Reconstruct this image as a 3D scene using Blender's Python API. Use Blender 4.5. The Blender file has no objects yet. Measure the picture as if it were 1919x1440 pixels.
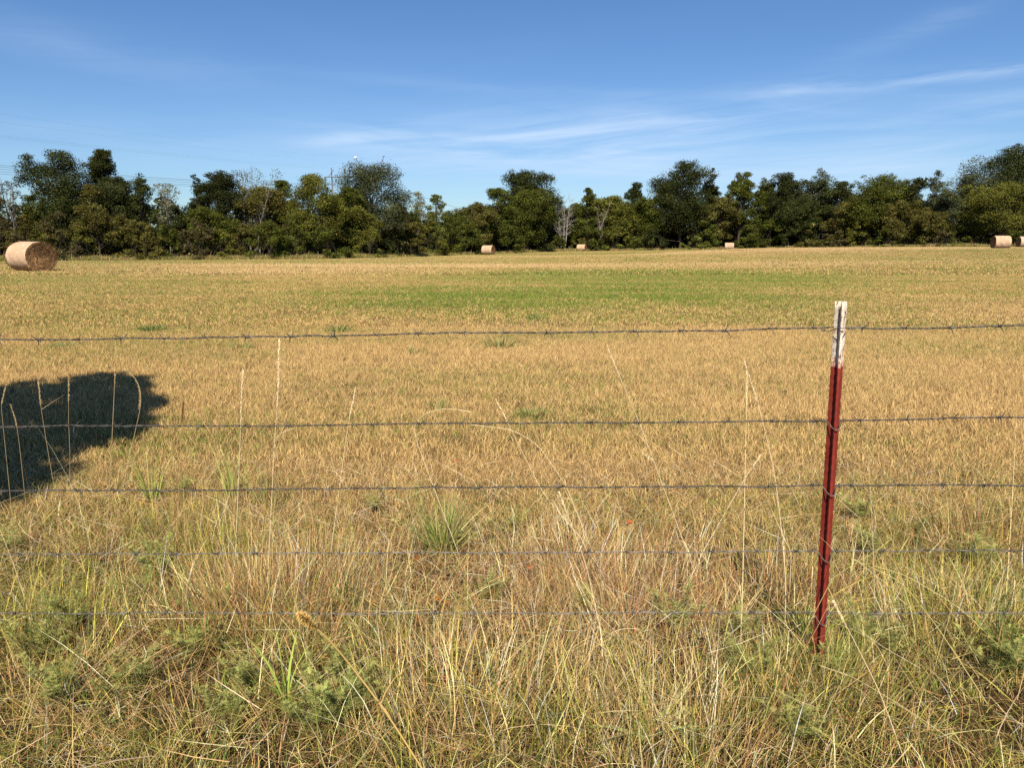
import bpy, math, random
import numpy as np
from mathutils import Vector, Matrix
R = math.radians
sc = bpy.context.scene
COL = sc.collection

# ------------------------------------------------------------------ camera
EYE, PITCH, F = 1.5, R(10.8), 1400.0          # F in pixels of the 1919 px wide photograph
cd = bpy.data.cameras.new('camera'); cam = bpy.data.objects.new('camera', cd); COL.objects.link(cam)
cam.location = (0, 0, EYE); cam.rotation_euler = (R(90) - PITCH, 0, 0)
cd.sensor_width = 36; cd.lens = F / 1919 * 36; cd.clip_start = 0.05; cd.clip_end = 6000
sc.camera = cam

def ray(px, py):
    u = (px - 959.5) / F; v = (720 - py) / F
    return np.array([u, math.cos(PITCH) + v * math.sin(PITCH), -math.sin(PITCH) + v * math.cos(PITCH)])
def at(px, py, D):                             # world point seen at a pixel, D metres ahead
    r = ray(px, py); t = D / r[1]
    return np.array([r[0] * t, D, EYE + r[2] * t])
def atz(px, py, z):                            # world point seen at a pixel, at height z
    r = ray(px, py); t = (z - EYE) / r[2]
    return np.array([r[0] * t, r[1] * t, z])
def azel(px, py):
    r = ray(px, py); return math.atan2(r[0], r[1]), math.atan2(r[2], math.hypot(r[0], r[1]))

# ------------------------------------------------------------------ light
SUN_EL, SUN_AZ = R(47.0), R(185)               # azimuth clockwise from +Y (behind the camera)
sun_dir = Vector((math.sin(SUN_AZ) * math.cos(SUN_EL), math.cos(SUN_AZ) * math.cos(SUN_EL), math.sin(SUN_EL)))
ld = bpy.data.lights.new('sun', 'SUN'); ld.energy = 5.0; ld.angle = R(0.53); ld.color = (1.0, 0.89, 0.72)
lo = bpy.data.objects.new('sun', ld); COL.objects.link(lo); lo.rotation_euler = sun_dir.to_track_quat('Z', 'Y').to_euler()
lo.location = (20, -30, 20)
sc.view_settings.view_transform = 'Standard'; sc.view_settings.look = 'None'
sc.view_settings.exposure = 0.72; sc.view_settings.gamma = 1.0; sc.view_settings.use_curve_mapping = False
sc.cycles.max_bounces = 4; sc.cycles.diffuse_bounces = 1; sc.cycles.glossy_bounces = 1; sc.cycles.transmission_bounces = 3
sc.cycles.transparent_max_bounces = 4
sc.cycles.use_denoising = False
sc.cycles.caustics_reflective = False; sc.cycles.caustics_refractive = False

class NT:
    def __init__(s, nt): s.nt = nt
    def n(s, t, **kw):
        x = s.nt.nodes.new(t)
        for k, v in kw.items():
            if k in x.inputs and not hasattr(x, k): x.inputs[k].default_value = v
            else: setattr(x, k, v)
        return x
    def l(s, a, b): s.nt.links.new(a, b)
    def _in(s, sock, v):
        if isinstance(v, bpy.types.NodeSocket): s.l(v, sock)
        else: sock.default_value = v
    def math(s, op, a, b=None, c=None, clamp=False):
        x = s.nt.nodes.new('ShaderNodeMath'); x.operation = op; x.use_clamp = clamp
        s._in(x.inputs[0], a)
        if b is not None: s._in(x.inputs[1], b)
        if c is not None: s._in(x.inputs[2], c)
        return x.outputs[0]
    def smooth(s, v, a, b, lo=0.0, hi=1.0):
        x = s.nt.nodes.new('ShaderNodeMapRange'); x.interpolation_type = 'SMOOTHSTEP'
        s._in(x.inputs[0], v); x.inputs[1].default_value = a; x.inputs[2].default_value = b
        x.inputs[3].default_value = lo; x.inputs[4].default_value = hi
        return x.outputs[0]
    def mix(s, f, a, b, mode='MIX'):
        x = s.nt.nodes.new('ShaderNodeMix'); x.data_type = 'RGBA'; x.blend_type = mode
        s._in(x.inputs[0], f)
        for k, v in ((6, a), (7, b)):
            if isinstance(v, bpy.types.NodeSocket): s.l(v, x.inputs[k])
            else: x.inputs[k].default_value = (*v, 1)
        return x.outputs[2]
    def xyz(s, x, y, z):
        c = s.nt.nodes.new('ShaderNodeCombineXYZ')
        for k, v in enumerate((x, y, z)): s._in(c.inputs[k], v)
        return c.outputs[0]
    def sep(s, v):
        c = s.nt.nodes.new('ShaderNodeSeparateXYZ'); s.l(v, c.inputs[0]); return c.outputs
    def noise(s, vec, scale, detail=4, rough=0.55, dist=0.0):
        x = s.nt.nodes.new('ShaderNodeTexNoise'); s.l(vec, x.inputs['Vector'])
        x.inputs['Scale'].default_value = scale; x.inputs['Detail'].default_value = detail
        x.inputs['Roughness'].default_value = rough; x.inputs['Distortion'].default_value = dist
        return x.outputs[0]

# ------------------------------------------------------------------ sky
W = bpy.data.worlds.new('World'); sc.world = W; W.use_nodes = True
W.node_tree.nodes.clear(); t = NT(W.node_tree)
sky = t.n('ShaderNodeTexSky', sky_type='NISHITA', sun_disc=False, sun_elevation=SUN_EL, sun_rotation=SUN_AZ,
          air_density=1.0, dust_density=0.3, ozone_density=2.5, altitude=200)
hsv = t.n('ShaderNodeHueSaturation'); t.l(sky.outputs[0], hsv.inputs['Color'])
hsv.inputs['Saturation'].default_value = 1.10; hsv.inputs['Hue'].default_value = 0.5; hsv.inputs['Value'].default_value = 1.0
tc = t.n('ShaderNodeTexCoord'); X, Y, Z = t.sep(tc.outputs['Generated'])
az = t.math('ARCTAN2', X, Y)
el = t.math('ARCTAN2', Z, t.math('SQRT', t.math('ADD', t.math('MULTIPLY', X, X), t.math('MULTIPLY', Y, Y))))
# thin cirrus: long streaks gathered where they stand in the sky
def streaks(sx, sy, scale, off, skew=0.0, dist=1.2):
    v = t.xyz(t.math('MULTIPLY', az, sx), t.math('MULTIPLY', t.math('ADD', el, t.math('MULTIPLY', az, skew)), sy), off)
    return t.noise(v, scale, 7, 0.6, dist)
n1 = streaks(1.2, 11, 1.6, 3.3, 0.05); n2 = streaks(2.0, 26, 2.0, 8.1, -0.10, 0.8); n3 = streaks(0.8, 4, 1.8, 1.7)
mask = None
for (px, py, rx, ry, tilt, s) in [(1060, 262, 620, 55, -0.045, 1.15), (1150, 300, 620, 90, 0.02, 0.8), (640, 266, 130, 20, -0.12, 0.6),
                                  (1800, 136, 330, 13, -0.02, 1.9), (1700, 305, 420, 60, 0.0, 0.9), (180, 92, 330, 38, 0.1, 0.28),
                                  (1330, 235, 260, 34, -0.2, 0.45), (1880, 200, 220, 40, -0.2, 0.55),
                                  (1790, 22, 200, 24, -0.3, 0.3), (950, 165, 330, 14, 0.05, 0.3), (150, 260, 300, 60, 0.05, 0.2)]:
    a0, e0 = azel(px, py); ra = rx / F / 1.05; re = ry / F / 1.0
    da = t.math('SUBTRACT', az, a0); de = t.math('ADD', t.math('SUBTRACT', el, e0), t.math('MULTIPLY', da, tilt))
    q = t.math('ADD', t.math('POWER', t.math('ABSOLUTE', t.math('DIVIDE', da, ra)), 2.0), t.math('POWER', t.math('ABSOLUTE', t.math('DIVIDE', de, re)), 2.0))
    m = t.math('MULTIPLY', t.math('EXPONENT', t.math('MULTIPLY', q, -1.6)), s)
    mask = m if mask is None else t.math('ADD', mask, m)
tex = t.math('ADD', t.math('MULTIPLY', t.smooth(n1, 0.30, 0.74), 0.85), t.math('MULTIPLY', t.smooth(n2, 0.36, 0.76), 0.45))
cl = t.math('MULTIPLY', mask, tex)
cl = t.math('ADD', cl, t.math('MULTIPLY', t.smooth(n3, 0.45, 0.75), 0.05))
cl = t.math('MULTIPLY', cl, 0.50, clamp=True)
CLOUD = t.n('ShaderNodeRGB'); CLOUD.outputs[0].default_value = (6.6, 8.3, 10.6, 1)
blue = t.mix(1.0, hsv.outputs[0], (0.78, 0.95, 1.17), 'MULTIPLY')
bgc = t.mix(cl, blue, CLOUD.outputs[0])
bg = t.n('ShaderNodeBackground'); t.l(bgc, bg.inputs[0]); bg.inputs[1].default_value = 0.060
wo = t.n('ShaderNodeOutputWorld'); t.l(bg.outputs[0], wo.inputs[0])

# ------------------------------------------------------------------ helpers
rng = np.random.default_rng(7); random.seed(7)
def tag(o, label=None, cat=None, group=None, kind=None):
    for k, v in (('label', label), ('category', cat), ('group', group), ('kind', kind)):
        if v: o[k] = v
    return o
def empty(name, loc=(0, 0, 0), rz=0, label=None, cat=None, group=None):
    o = bpy.data.objects.new(name, None); COL.objects.link(o); o.location = loc; o.rotation_euler = (0, 0, rz)
    o.empty_display_size = 0.2
    return tag(o, label, cat, group)
def mesh_np(name, V, Fc, mat, col=None, smooth=False):
    """V (n,3); Fc (m,k) or list of such arrays"""
    V = np.asarray(V, dtype=np.float32)
    Fs = Fc if isinstance(Fc, list) else [Fc]
    Fs = [np.asarray(f, dtype=np.int32) for f in Fs if len(f)]
    me = bpy.data.meshes.new(name)
    me.vertices.add(len(V)); me.vertices.foreach_set('co', V.ravel())
    idx = np.concatenate([f.ravel() for f in Fs]) if Fs else np.zeros(0, np.int32)
    tot = np.concatenate([np.full(len(f), f.shape[1], np.int32) for f in Fs]) if Fs else np.zeros(0, np.int32)
    start = np.concatenate([[0], np.cumsum(tot)[:-1]]).astype(np.int32) if len(tot) else tot
    me.loops.add(len(idx)); me.loops.foreach_set('vertex_index', idx)
    me.polygons.add(len(tot)); me.polygons.foreach_set('loop_start', start)
    if smooth and len(tot): me.polygons.foreach_set('use_smooth', np.ones(len(tot), bool))
    if mat is not None: me.materials.append(mat)
    if col is not None:
        c = np.ones((len(V), 4), np.float32); c[:, :col.shape[1]] = col
        a = me.attributes.new('Col', 'FLOAT_COLOR', 'POINT'); a.data.foreach_set('color', c.ravel())
    me.update(calc_edges=True)
    return me
def obj(name, me, parent=None, link=True):
    o = bpy.data.objects.new(name, me)
    if link: COL.objects.link(o)
    if parent: o.parent = parent
    return o
def dup(o, parent=None):
    c = o.copy(); COL.objects.link(c)
    if parent: c.parent = parent
    for ch in o.children: dup(ch, c)
    return c

_tab = np.random.default_rng(99).random((256, 256))
def vnoise(x, y):
    xi = np.floor(x).astype(int); yi = np.floor(y).astype(int); fx = x - xi; fy = y - yi
    fx = fx * fx * (3 - 2 * fx); fy = fy * fy * (3 - 2 * fy)
    g = lambda i, j: _tab[i & 255, j & 255]
    return (g(xi, yi) * (1 - fx) + g(xi + 1, yi) * fx) * (1 - fy) + (g(xi, yi + 1) * (1 - fx) + g(xi + 1, yi + 1) * fx) * fy
def fbm(x, y, s=1.0, o=4, seed=0):
    r = 0; a = 1; tt = 0
    for k in range(o):
        r = r + a * vnoise(x * s + 17.3 * k + seed * 31.7, y * s + 9.1 * k + seed * 13.3); tt += a; a *= .5; s *= 2.03
    return r / tt

class Tubes:
    def __init__(s): s.V = []; s.F = []; s.n = 0; s.C = []
    def tube(s, pts, rad, k=5, col=None, cap=True):
        pts = np.asarray(pts, float); m = len(pts)
        rad = np.broadcast_to(np.asarray(rad, float), (m,))
        tan = np.gradient(pts, axis=0); tan /= np.linalg.norm(tan, axis=1, keepdims=True) + 1e-9
        ref = np.array([0, 0, 1.0]) if abs(tan[0][2]) < 0.9 else np.array([1.0, 0, 0])
        u = np.cross(tan, ref); u /= np.linalg.norm(u, axis=1, keepdims=True) + 1e-9; v = np.cross(tan, u)
        a = np.arange(k) * 2 * math.pi / k
        ring = pts[:, None, :] + rad[:, None, None] * (np.cos(a)[None, :, None] * u[:, None, :] + np.sin(a)[None, :, None] * v[:, None, :])
        s.V.append(ring.reshape(-1, 3))
        i, j = np.meshgrid(np.arange(m - 1), np.arange(k), indexing='ij'); i = i.ravel(); j = j.ravel(); j2 = (j + 1) % k
        s.F.append(np.stack([i * k + j, i * k + j2, (i + 1) * k + j2, (i + 1) * k + j], 1) + s.n)
        if cap and k == 4: s.F.append(np.array([[0, 1, 2, 3], [(m - 1) * k + 3, (m - 1) * k + 2, (m - 1) * k + 1, (m - 1) * k]]) + s.n)
        if col is not None: s.C.append(np.tile(col, (m * k, 1)))
        s.n += m * k
    def mesh(s, name, mat, smooth=True):
        return mesh_np(name, np.concatenate(s.V), np.concatenate(s.F), mat, np.concatenate(s.C) if s.C else None, smooth)

# ------------------------------------------------------------------ terrain height
_ctl = []
def _c(px, py, D):
    p = at(px, py, D); _ctl.append((p[0], p[1], p[2]))
for a_ in ((0, 0), (-6, 8), (6, 8), (-16, 18), (16, 18), (0, 18), (-10, 30), (8, 30), (-25, 39), (0, 0), (0, -20), (-30, -10), (30, -10)):
    _ctl.append((a_[0], a_[1], 0.0))
for a_ in ((60, 487, 82), (330, 488, 84), (600, 485, 90), (760, 480, 118), (915, 477, 123), (1050, 473, 165), (1250, 469, 168), (1366, 470, 160),
           (1600, 465, 145), (1750, 463.5, 128), (1872, 464, 95), (1915, 463, 112), (2200, 462, 105), (-350, 490, 82), (30, 510, 39)):
    _c(*a_)
_c(55, 509, 39); _ctl += [(40, 40, 0.15), (55, 70, 0.55), (30, 70, 0.1), (0, 60, -0.15), (-20, 60, -.2)]
_ctl = np.array(_ctl)
def H(x, y):
    x = np.asarray(x, float); y = np.asarray(y, float); sh = np.broadcast(x, y).shape
    x, y = np.broadcast_arrays(x, y); xf = x.ravel(); yf = y.ravel()
    d2 = (xf[:, None] - _ctl[None, :, 0]) ** 2 + (yf[:, None] - _ctl[None, :, 1]) ** 2
    sg = 5 + 0.11 * np.hypot(xf, yf)[:, None]
    w = np.exp(-d2 / (2 * sg ** 2)) + 1e-5 / (1 + d2 / 100)
    z = (w * _ctl[None, :, 2]).sum(1) / w.sum(1)
    z = z + .14 * np.exp(-((yf - 2.2) / .62) ** 2) * (1 + .35 * (fbm(xf, yf, 1.1, 2, 6) - .5)) * (np.abs(xf) < 60)   # low bank along the fence row
    return z.reshape(sh)
H1 = lambda x, y: float(H(np.array([x]), np.array([y]))[0])

# ------------------------------------------------------------------ materials
def mat(name, rough=0.9, spec=0.1):
    m = bpy.data.materials.new(name); m.use_nodes = True; nt = NT(m.node_tree)
    b = m.node_tree.nodes['Principled BSDF']; b.inputs['Roughness'].default_value = rough; b.inputs['Specular IOR Level'].default_value = spec
    return m, nt, b
def leafy(name, color_fn=None, trans=0.3, gloss=0.0, gr=0.5):
    m = bpy.data.materials.new(name); m.use_nodes = True; m.node_tree.nodes.clear(); t = NT(m.node_tree)
    c = color_fn(t) if color_fn else t.n('ShaderNodeAttribute', attribute_name='Col').outputs['Color']
    d = t.n('ShaderNodeBsdfDiffuse'); t.l(c, d.inputs[0])
    tr = t.n('ShaderNodeBsdfTranslucent'); t.l(c, tr.inputs[0])
    mx = t.n('ShaderNodeMixShader'); mx.inputs[0].default_value = trans; t.l(d.outputs[0], mx.inputs[1]); t.l(tr.outputs[0], mx.inputs[2])
    out = mx.outputs[0]
    if gloss:
        g = t.n('ShaderNodeBsdfGlossy'); g.inputs['Roughness'].default_value = gr; g.inputs[0].default_value = (1, 1, 1, 1)
        m2 = t.n('ShaderNodeMixShader'); m2.inputs[0].default_value = gloss; t.l(out, m2.inputs[1]); t.l(g.outputs[0], m2.inputs[2]); out = m2.outputs[0]
    o = t.n('ShaderNodeOutputMaterial'); t.l(out, o.inputs[0])
    return m

# colour of the mown field as it varies from place to place (dry straw, tan, green regrowth)
GREENS = [  # centre x, y, radius x, y, strength
    (1.0, 21.0, 9.0, 6.5, .95), (6.0, 32, 11, 11, .9), (14, 35, 7, 7, .5), (4, 16, 6, 3, .5), (-3.0, 21.5, 4, 5, .6), (15, 33, 8, 6, .45),
    (-40, 66, 30, 9, .75), (-14, 60, 22, 8, .45), (-12, 92, 16, 12, .55), (4, 125, 40, 14, .65), (-22, 28, 10, 10, .55), (-12, 24, 7, 6, .45), (-7, 14.5, 5, 3, .35), (18, 22, 7, 6, .35),
    (52, 82, 14, 5, .6), (20, 60, 20, 12, .25), (-13, 17, 5, 4, .35)]
TANS = [(-7, 51, 18, 7, 1.3), (-12, 40, 8, 5, .9), (14, 52, 14, 6, .8), (30, 100, 45, 18, 1.0), (3, 9, 9, 5, .45), (14, 14, 10, 6, .4), (-6, 7, 4, 3, .35)]
def field_green(t):
    geo = t.n('ShaderNodeNewGeometry'); P = geo.outputs['Position']; x, y, z = t.sep(P)
    def blobs(L, w):
        s = None
        for cx, cy, rx, ry, k in L:
            a = t.math('POWER', t.math('DIVIDE', t.math('SUBTRACT', x, cx), rx), 2.0)
            b = t.math('POWER', t.math('DIVIDE', t.math('SUBTRACT', y, cy), ry), 2.0)
            m = t.math('MULTIPLY', t.math('EXPONENT', t.math('MULTIPLY', t.math('POWER', t.math('ADD', a, b), 1.6), -1.0)), k)
            s = m if s is None else t.math('MAXIMUM', s, m)
        return s
    flat = t.xyz(x, y, 0.0)
    nb = t.noise(flat, 0.22, 4, 0.6); ns = t.noise(flat, 1.7, 4, 0.6); nm = t.noise(t.xyz(t.math('MULTIPLY', x, 0.35), y, 5.0), 0.55, 4, 0.6, 0.4)
    g = blobs(GREENS, 0); tn = blobs(TANS, 0)
    g2 = t.math('MULTIPLY', g, t.smooth(t.math('ADD', t.math('MULTIPLY', nb, 0.4), t.math('MULTIPLY', t.math('ADD', ns, nm), 0.3)), 0.32, 0.6, 0.45, 1.0))
    base = t.math('MULTIPLY', t.smooth(t.math('ADD', t.math('MULTIPLY', nb, 0.6), t.math('MULTIPLY', nm, 0.5)), 0.46, 0.66), 0.40)
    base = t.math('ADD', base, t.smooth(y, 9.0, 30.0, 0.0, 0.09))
    spots = t.math('MULTIPLY', t.smooth(ns, 0.60, 0.74), 0.35)
    gg = t.math('MAXIMUM', g2, t.math('MULTIPLY', t.math('MAXIMUM', base, spots), t.math('SUBTRACT', 1.0, t.math('MULTIPLY', tn, .8))))
    # faint swaths left by the mower
    ph = t.math('MULTIPLY', t.math('ADD', t.math('ADD', y, t.math('MULTIPLY', x, 0.12)), t.math('MULTIPLY', nb, 3.0)), 6.2832 / 3.1)
    sw = t.math('MULTIPLY', t.math('ADD', t.math('SINE', ph), 1.0), 0.5)
    gg = t.math('ADD', gg, t.math('MULTIPLY', t.math('SUBTRACT', sw, 0.5), t.smooth(y, 7.0, 14.0, 0.02, 0.13)), clamp=True)
    return P, gg, tn, nm, ns
def field_color(t):
    P, gg, tn, nm, ns = field_green(t)
    at_ = t.n('ShaderNodeAttribute', attribute_name='Col'); r, g, b = t.sep(at_.outputs['Color'])
    isg = t.smooth(t.math('SUBTRACT', t.math('MULTIPLY', gg, 1.1), r), -0.04, 0.06)
    straw = t.mix(g, (0.21, 0.122, 0.042), (0.86, 0.61, 0.265))
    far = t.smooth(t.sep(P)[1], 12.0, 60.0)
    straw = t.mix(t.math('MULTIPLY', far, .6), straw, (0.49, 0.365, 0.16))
    straw = t.mix(t.smooth(nm, 0.5, 0.75, 0, .35), straw, (0.40, 0.25, 0.13))
    straw = t.mix(t.math('MULTIPLY', tn, .5, clamp=True), straw, (0.74, 0.52, 0.27))
    green = t.mix(g, (0.10, 0.15, 0.025), (0.29, 0.35, 0.075))
    return t.mix(isg, straw, green)
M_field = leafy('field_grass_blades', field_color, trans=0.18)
M_blade = leafy('grass_blades', None, trans=0.22, gloss=0.02, gr=.5)
M_leaf = leafy('tree_leaves', None, trans=0.25)
M_weed = leafy('weed_leaves', None, trans=0.25)

M_ground, t, b = mat('ground_soil_and_thatch', 1.0, 0.0)
P, gg, tn, nm, ns = field_green(t)
x, y, z = t.sep(P)
fn = t.noise(P, 26, 6, 0.75); f2 = t.noise(P, 3.0, 5, .7)
dry = t.mix(t.smooth(fn, 0.35, 0.7), (0.10, 0.062, 0.028), (0.36, 0.24, 0.10))
grn = t.mix(t.smooth(fn, 0.35, 0.7), (0.05, 0.055, 0.015), (0.15, 0.17, 0.045))
gc = t.mix(gg, dry, grn)
gc = t.mix(t.smooth(f2, .3, .7, .0, .35), gc, (0.13, 0.085, 0.04))
nv = t.noise(P, 1.4, 3, .5); gc = t.mix(t.smooth(t.math('ADD', y, t.math('MULTIPLY', nv, 1.2)), 4.9, 5.6, 1.0, 0.0), gc, t.mix(t.smooth(fn, .35, .7), (0.030, 0.020, 0.011), (0.10, 0.065, 0.032)))
t.l(gc, b.inputs['Base Color'])
bp = t.n('ShaderNodeBump'); bp.inputs['Strength'].default_value = 0.8; bp.inputs['Distance'].default_value = 0.05; t.l(fn, bp.inputs['Height']); t.l(bp.outputs[0], b.inputs['Normal'])

M_bark, t, b = mat('tree_bark', 0.95, 0.05)
a_ = t.n('ShaderNodeAttribute', attribute_name='Col'); geo = t.n('ShaderNodeNewGeometry')
n_ = t.noise(geo.outputs['Position'], 5.0, 5, .7)
t.l(t.mix(t.smooth(n_, .3, .7, .55, 0.0), a_.outputs['Color'], (0.04, 0.032, 0.024)), b.inputs['Base Color'])

def simple_mat(name, c1, c2, scale, rough=.8, metal=0.0, bump=0.0, spec=.3):
    m, t, b = mat(name, rough, spec); tc = t.n('ShaderNodeTexCoord'); n_ = t.noise(tc.outputs['Object'], scale, 5, .65)
    t.l(t.mix(t.smooth(n_, .35, .65), c1, c2), b.inputs['Base Color']); b.inputs['Metallic'].default_value = metal
    if bump:
        bp = t.n('ShaderNodeBump'); bp.inputs['Strength'].default_value = bump; bp.inputs['Distance'].default_value = .01
        t.l(n_, bp.inputs['Height']); t.l(bp.outputs[0], b.inputs['Normal'])
    return m
M_wire = simple_mat('weathered_galvanised_wire', (0.045, 0.042, 0.04), (0.13, 0.12, 0.115), 40, .6, .45)
M_wire2 = simple_mat('paler_galvanised_wire', (0.08, 0.075, 0.07), (0.26, 0.25, 0.24), 40, .6, .45)
M_clip = simple_mat('dark_wire_clip', (0.09, 0.08, 0.07), (0.2, 0.18, 0.16), 60, .55, .5)
M_line = simple_mat('power_conductor', (0.05, 0.055, 0.06), (0.08, 0.085, 0.09), 1, .6)
M_wood = simple_mat('weathered_pole_wood', (0.10, 0.075, 0.055), (0.2, 0.16, 0.12), 1.5, .9)
M_white = simple_mat('white_marker_plastic', (0.8, 0.8, 0.8), (0.7, 0.7, 0.7), 2, .5)

# red T-post with a chipped white top
M_post, t, b = mat('red_and_white_post_paint', .62, .3)
tc = t.n('ShaderNodeTexCoord'); ob = tc.outputs['Object']; x, y, z = t.sep(ob)
nz = t.noise(ob, 60, 4, .7); nz2 = t.noise(ob, 14, 5, .7); nf = t.noise(t.xyz(t.math('MULTIPLY', x, 3.0), t.math('MULTIPLY', y, 3.0), z), 70, 6, .8)
red = t.mix(t.smooth(nz2, .35, .7), (0.17, 0.020, 0.013), (0.25, 0.036, 0.022))
red = t.mix(t.smooth(nz, .66, .72, 0, .8), red, (0.07, 0.02, 0.015))
red = t.mix(t.smooth(z, 0.45, 0.12, 0, .35), red, (0.20, 0.06, 0.035))
wht = t.mix(t.smooth(nz2, .3, .7), (0.76, 0.70, 0.61), (0.60, 0.51, 0.41))
chip = t.math('MULTIPLY', t.smooth(nf, .525, .55), t.smooth(x, 0.004, -0.004, .45, 1.0))
rustc = t.mix(t.smooth(nz, .4, .6), (0.10, 0.035, 0.018), (0.33, 0.10, 0.04))
wht = t.mix(chip, wht, rustc)
wedge = t.smooth(t.math('ADD', z, t.math('MULTIPLY', nz, 0.012)), 1.137 + .004, 1.137 + .012)
wht = t.mix(t.smooth(z, 1.165, 1.145, 0, .5), wht, (0.5, 0.16, 0.10))
t.l(t.mix(wedge, red, wht), b.inputs['Base Color'])
bp = t.n('ShaderNodeBump'); bp.inputs['Strength'].default_value = .4; bp.inputs['Distance'].default_value = .001; t.l(nz, bp.inputs['Height']); t.l(bp.outputs[0], b.inputs['Normal'])

# hay bale: net wrap and open ends
M_wrap, t, b = mat('bale_net_wrap', .85, .15)
tc = t.n('ShaderNodeTexCoord'); ob = tc.outputs['Object']; x, y, z = t.sep(ob)
nA = t.noise(ob, 2.2, 5, .7); nB = t.noise(ob, 14, 4, .7); nC = t.noise(t.xyz(t.math('MULTIPLY', x, 6.0), y, z), 5, 4, .6)
c = t.mix(t.smooth(nA, .35, .68), (0.44, 0.315, 0.21), (0.57, 0.43, 0.30)); c = t.mix(t.smooth(nB, .42, .62, 0, .7), c, (0.30, 0.18, 0.10))
c = t.mix(t.smooth(nC, .5, .7, 0, .3), c, (0.44, 0.28, 0.18)); c = t.mix(t.smooth(z, 0.30, 0.04, 0, .5), c, (0.30, 0.20, 0.11)); t.l(c, b.inputs['Base Color'])  # wrap darkened near the ground: contact shade put into the colour
bp = t.n('ShaderNodeBump'); bp.inputs['Strength'].default_value = .6; bp.inputs['Distance'].default_value = .03; t.l(nB, bp.inputs['Height']); t.l(bp.outputs[0], b.inputs['Normal'])
M_hay = leafy('rolled_hay', None, trans=.1)

# ------------------------------------------------------------------ ground sheet
def build_ground():
    rad = np.concatenate([[0.0], np.geomspace(0.4, 260, 120), np.geomspace(300, 3500, 14)])
    na = 220; A = np.arange(na) * 2 * math.pi / na
    V = [np.array([[0, 0, 0.0]])]; 
    for r in rad[1:]: V.append(np.stack([r * np.cos(A), r * np.sin(A), np.zeros(na)], 1))
    V = np.concatenate(V)
    hr = np.minimum(np.hypot(V[:, 0], V[:, 1]), 230) / (np.hypot(V[:, 0], V[:, 1]) + 1e-9)
    V[:, 2] = H(V[:, 0] * hr, V[:, 1] * hr)
    j = np.arange(na); T = np.stack([np.zeros(na, int), 1 + j, 1 + (j + 1) % na], 1)
    Q = []
    for i in range(len(rad) - 2):
        a = 1 + i * na; Q.append(np.stack([a + j, a + na + j, a + na + (j + 1) % na, a + (j + 1) % na], 1))
    o = obj('ground', mesh_np('ground', V, [T, np.concatenate(Q)], M_ground, smooth=True)); tag(o, kind='structure')
build_ground()

# ------------------------------------------------------------------ blades
def blades(P, L, w, az, lean, bend, col, segs=3, r=rng, taper=1.0, curl=.25):
    """curved tapering strips; lean = initial angle from vertical, bend = how far they arch over"""
    n = len(P); lean = np.broadcast_to(lean, (n,)); bend = np.broadcast_to(bend, (n,))
    L = np.broadcast_to(L, (n,)); w = np.broadcast_to(w, (n,))
    d = np.stack([np.cos(az), np.sin(az)], 1)
    fa = r.random(n) * 2 * math.pi; side = np.stack([np.cos(fa), np.sin(fa), r.normal(0, .25, n)], 1)
    V = np.zeros((n, segs + 1, 2, 3)); pos = np.array(P, float).copy(); th = lean.copy()
    sw = r.normal(0, curl, n)
    for k in range(segs + 1):
        tt = k / segs; ww = w * (0.75 + .5 * min(tt * 3, .5)) * (max(1 - tt, 0.0) ** .6 * .92 + .08) if taper else w
        V[:, k, 0] = pos - side * (ww * .5)[:, None]; V[:, k, 1] = pos + side * (ww * .5)[:, None]
        dd = d * np.cos(sw * tt)[:, None] + np.stack([-d[:, 1], d[:, 0]], 1) * np.sin(sw * tt)[:, None]
        step = L / segs
        pos = pos + np.concatenate([dd * (np.sin(th) * step)[:, None], (np.cos(th) * step)[:, None]], 1)
        th = th + bend / segs
    V[:, :, :, 2] = np.maximum(V[:, :, :, 2], P[:, None, None, 2] - .0 + .002)
    i0 = (np.arange(n) * (segs + 1) * 2)[:, None]; k = np.arange(segs)[None, :] * 2
    Q = np.stack([i0 + k, i0 + k + 1, i0 + k + 3, i0 + k + 2], 2).reshape(-1, 4)
    C = np.repeat(col, (segs + 1) * 2, axis=0)
    return V.reshape(-1, 3), Q, C
class Acc:
    def __init__(s): s.V = []; s.F = []; s.C = []; s.n = 0
    def add(s, vfc):
        v, f, c = vfc; s.V.append(v); s.F.append(f + s.n); s.C.append(c); s.n += len(v)
    def mesh(s, name, m):
        fs = {}
        for f in s.F: fs.setdefault(f.shape[1], []).append(f)
        return mesh_np(name, np.concatenate(s.V), [np.concatenate(x) for x in fs.values()], m, np.concatenate(s.C))

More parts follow.
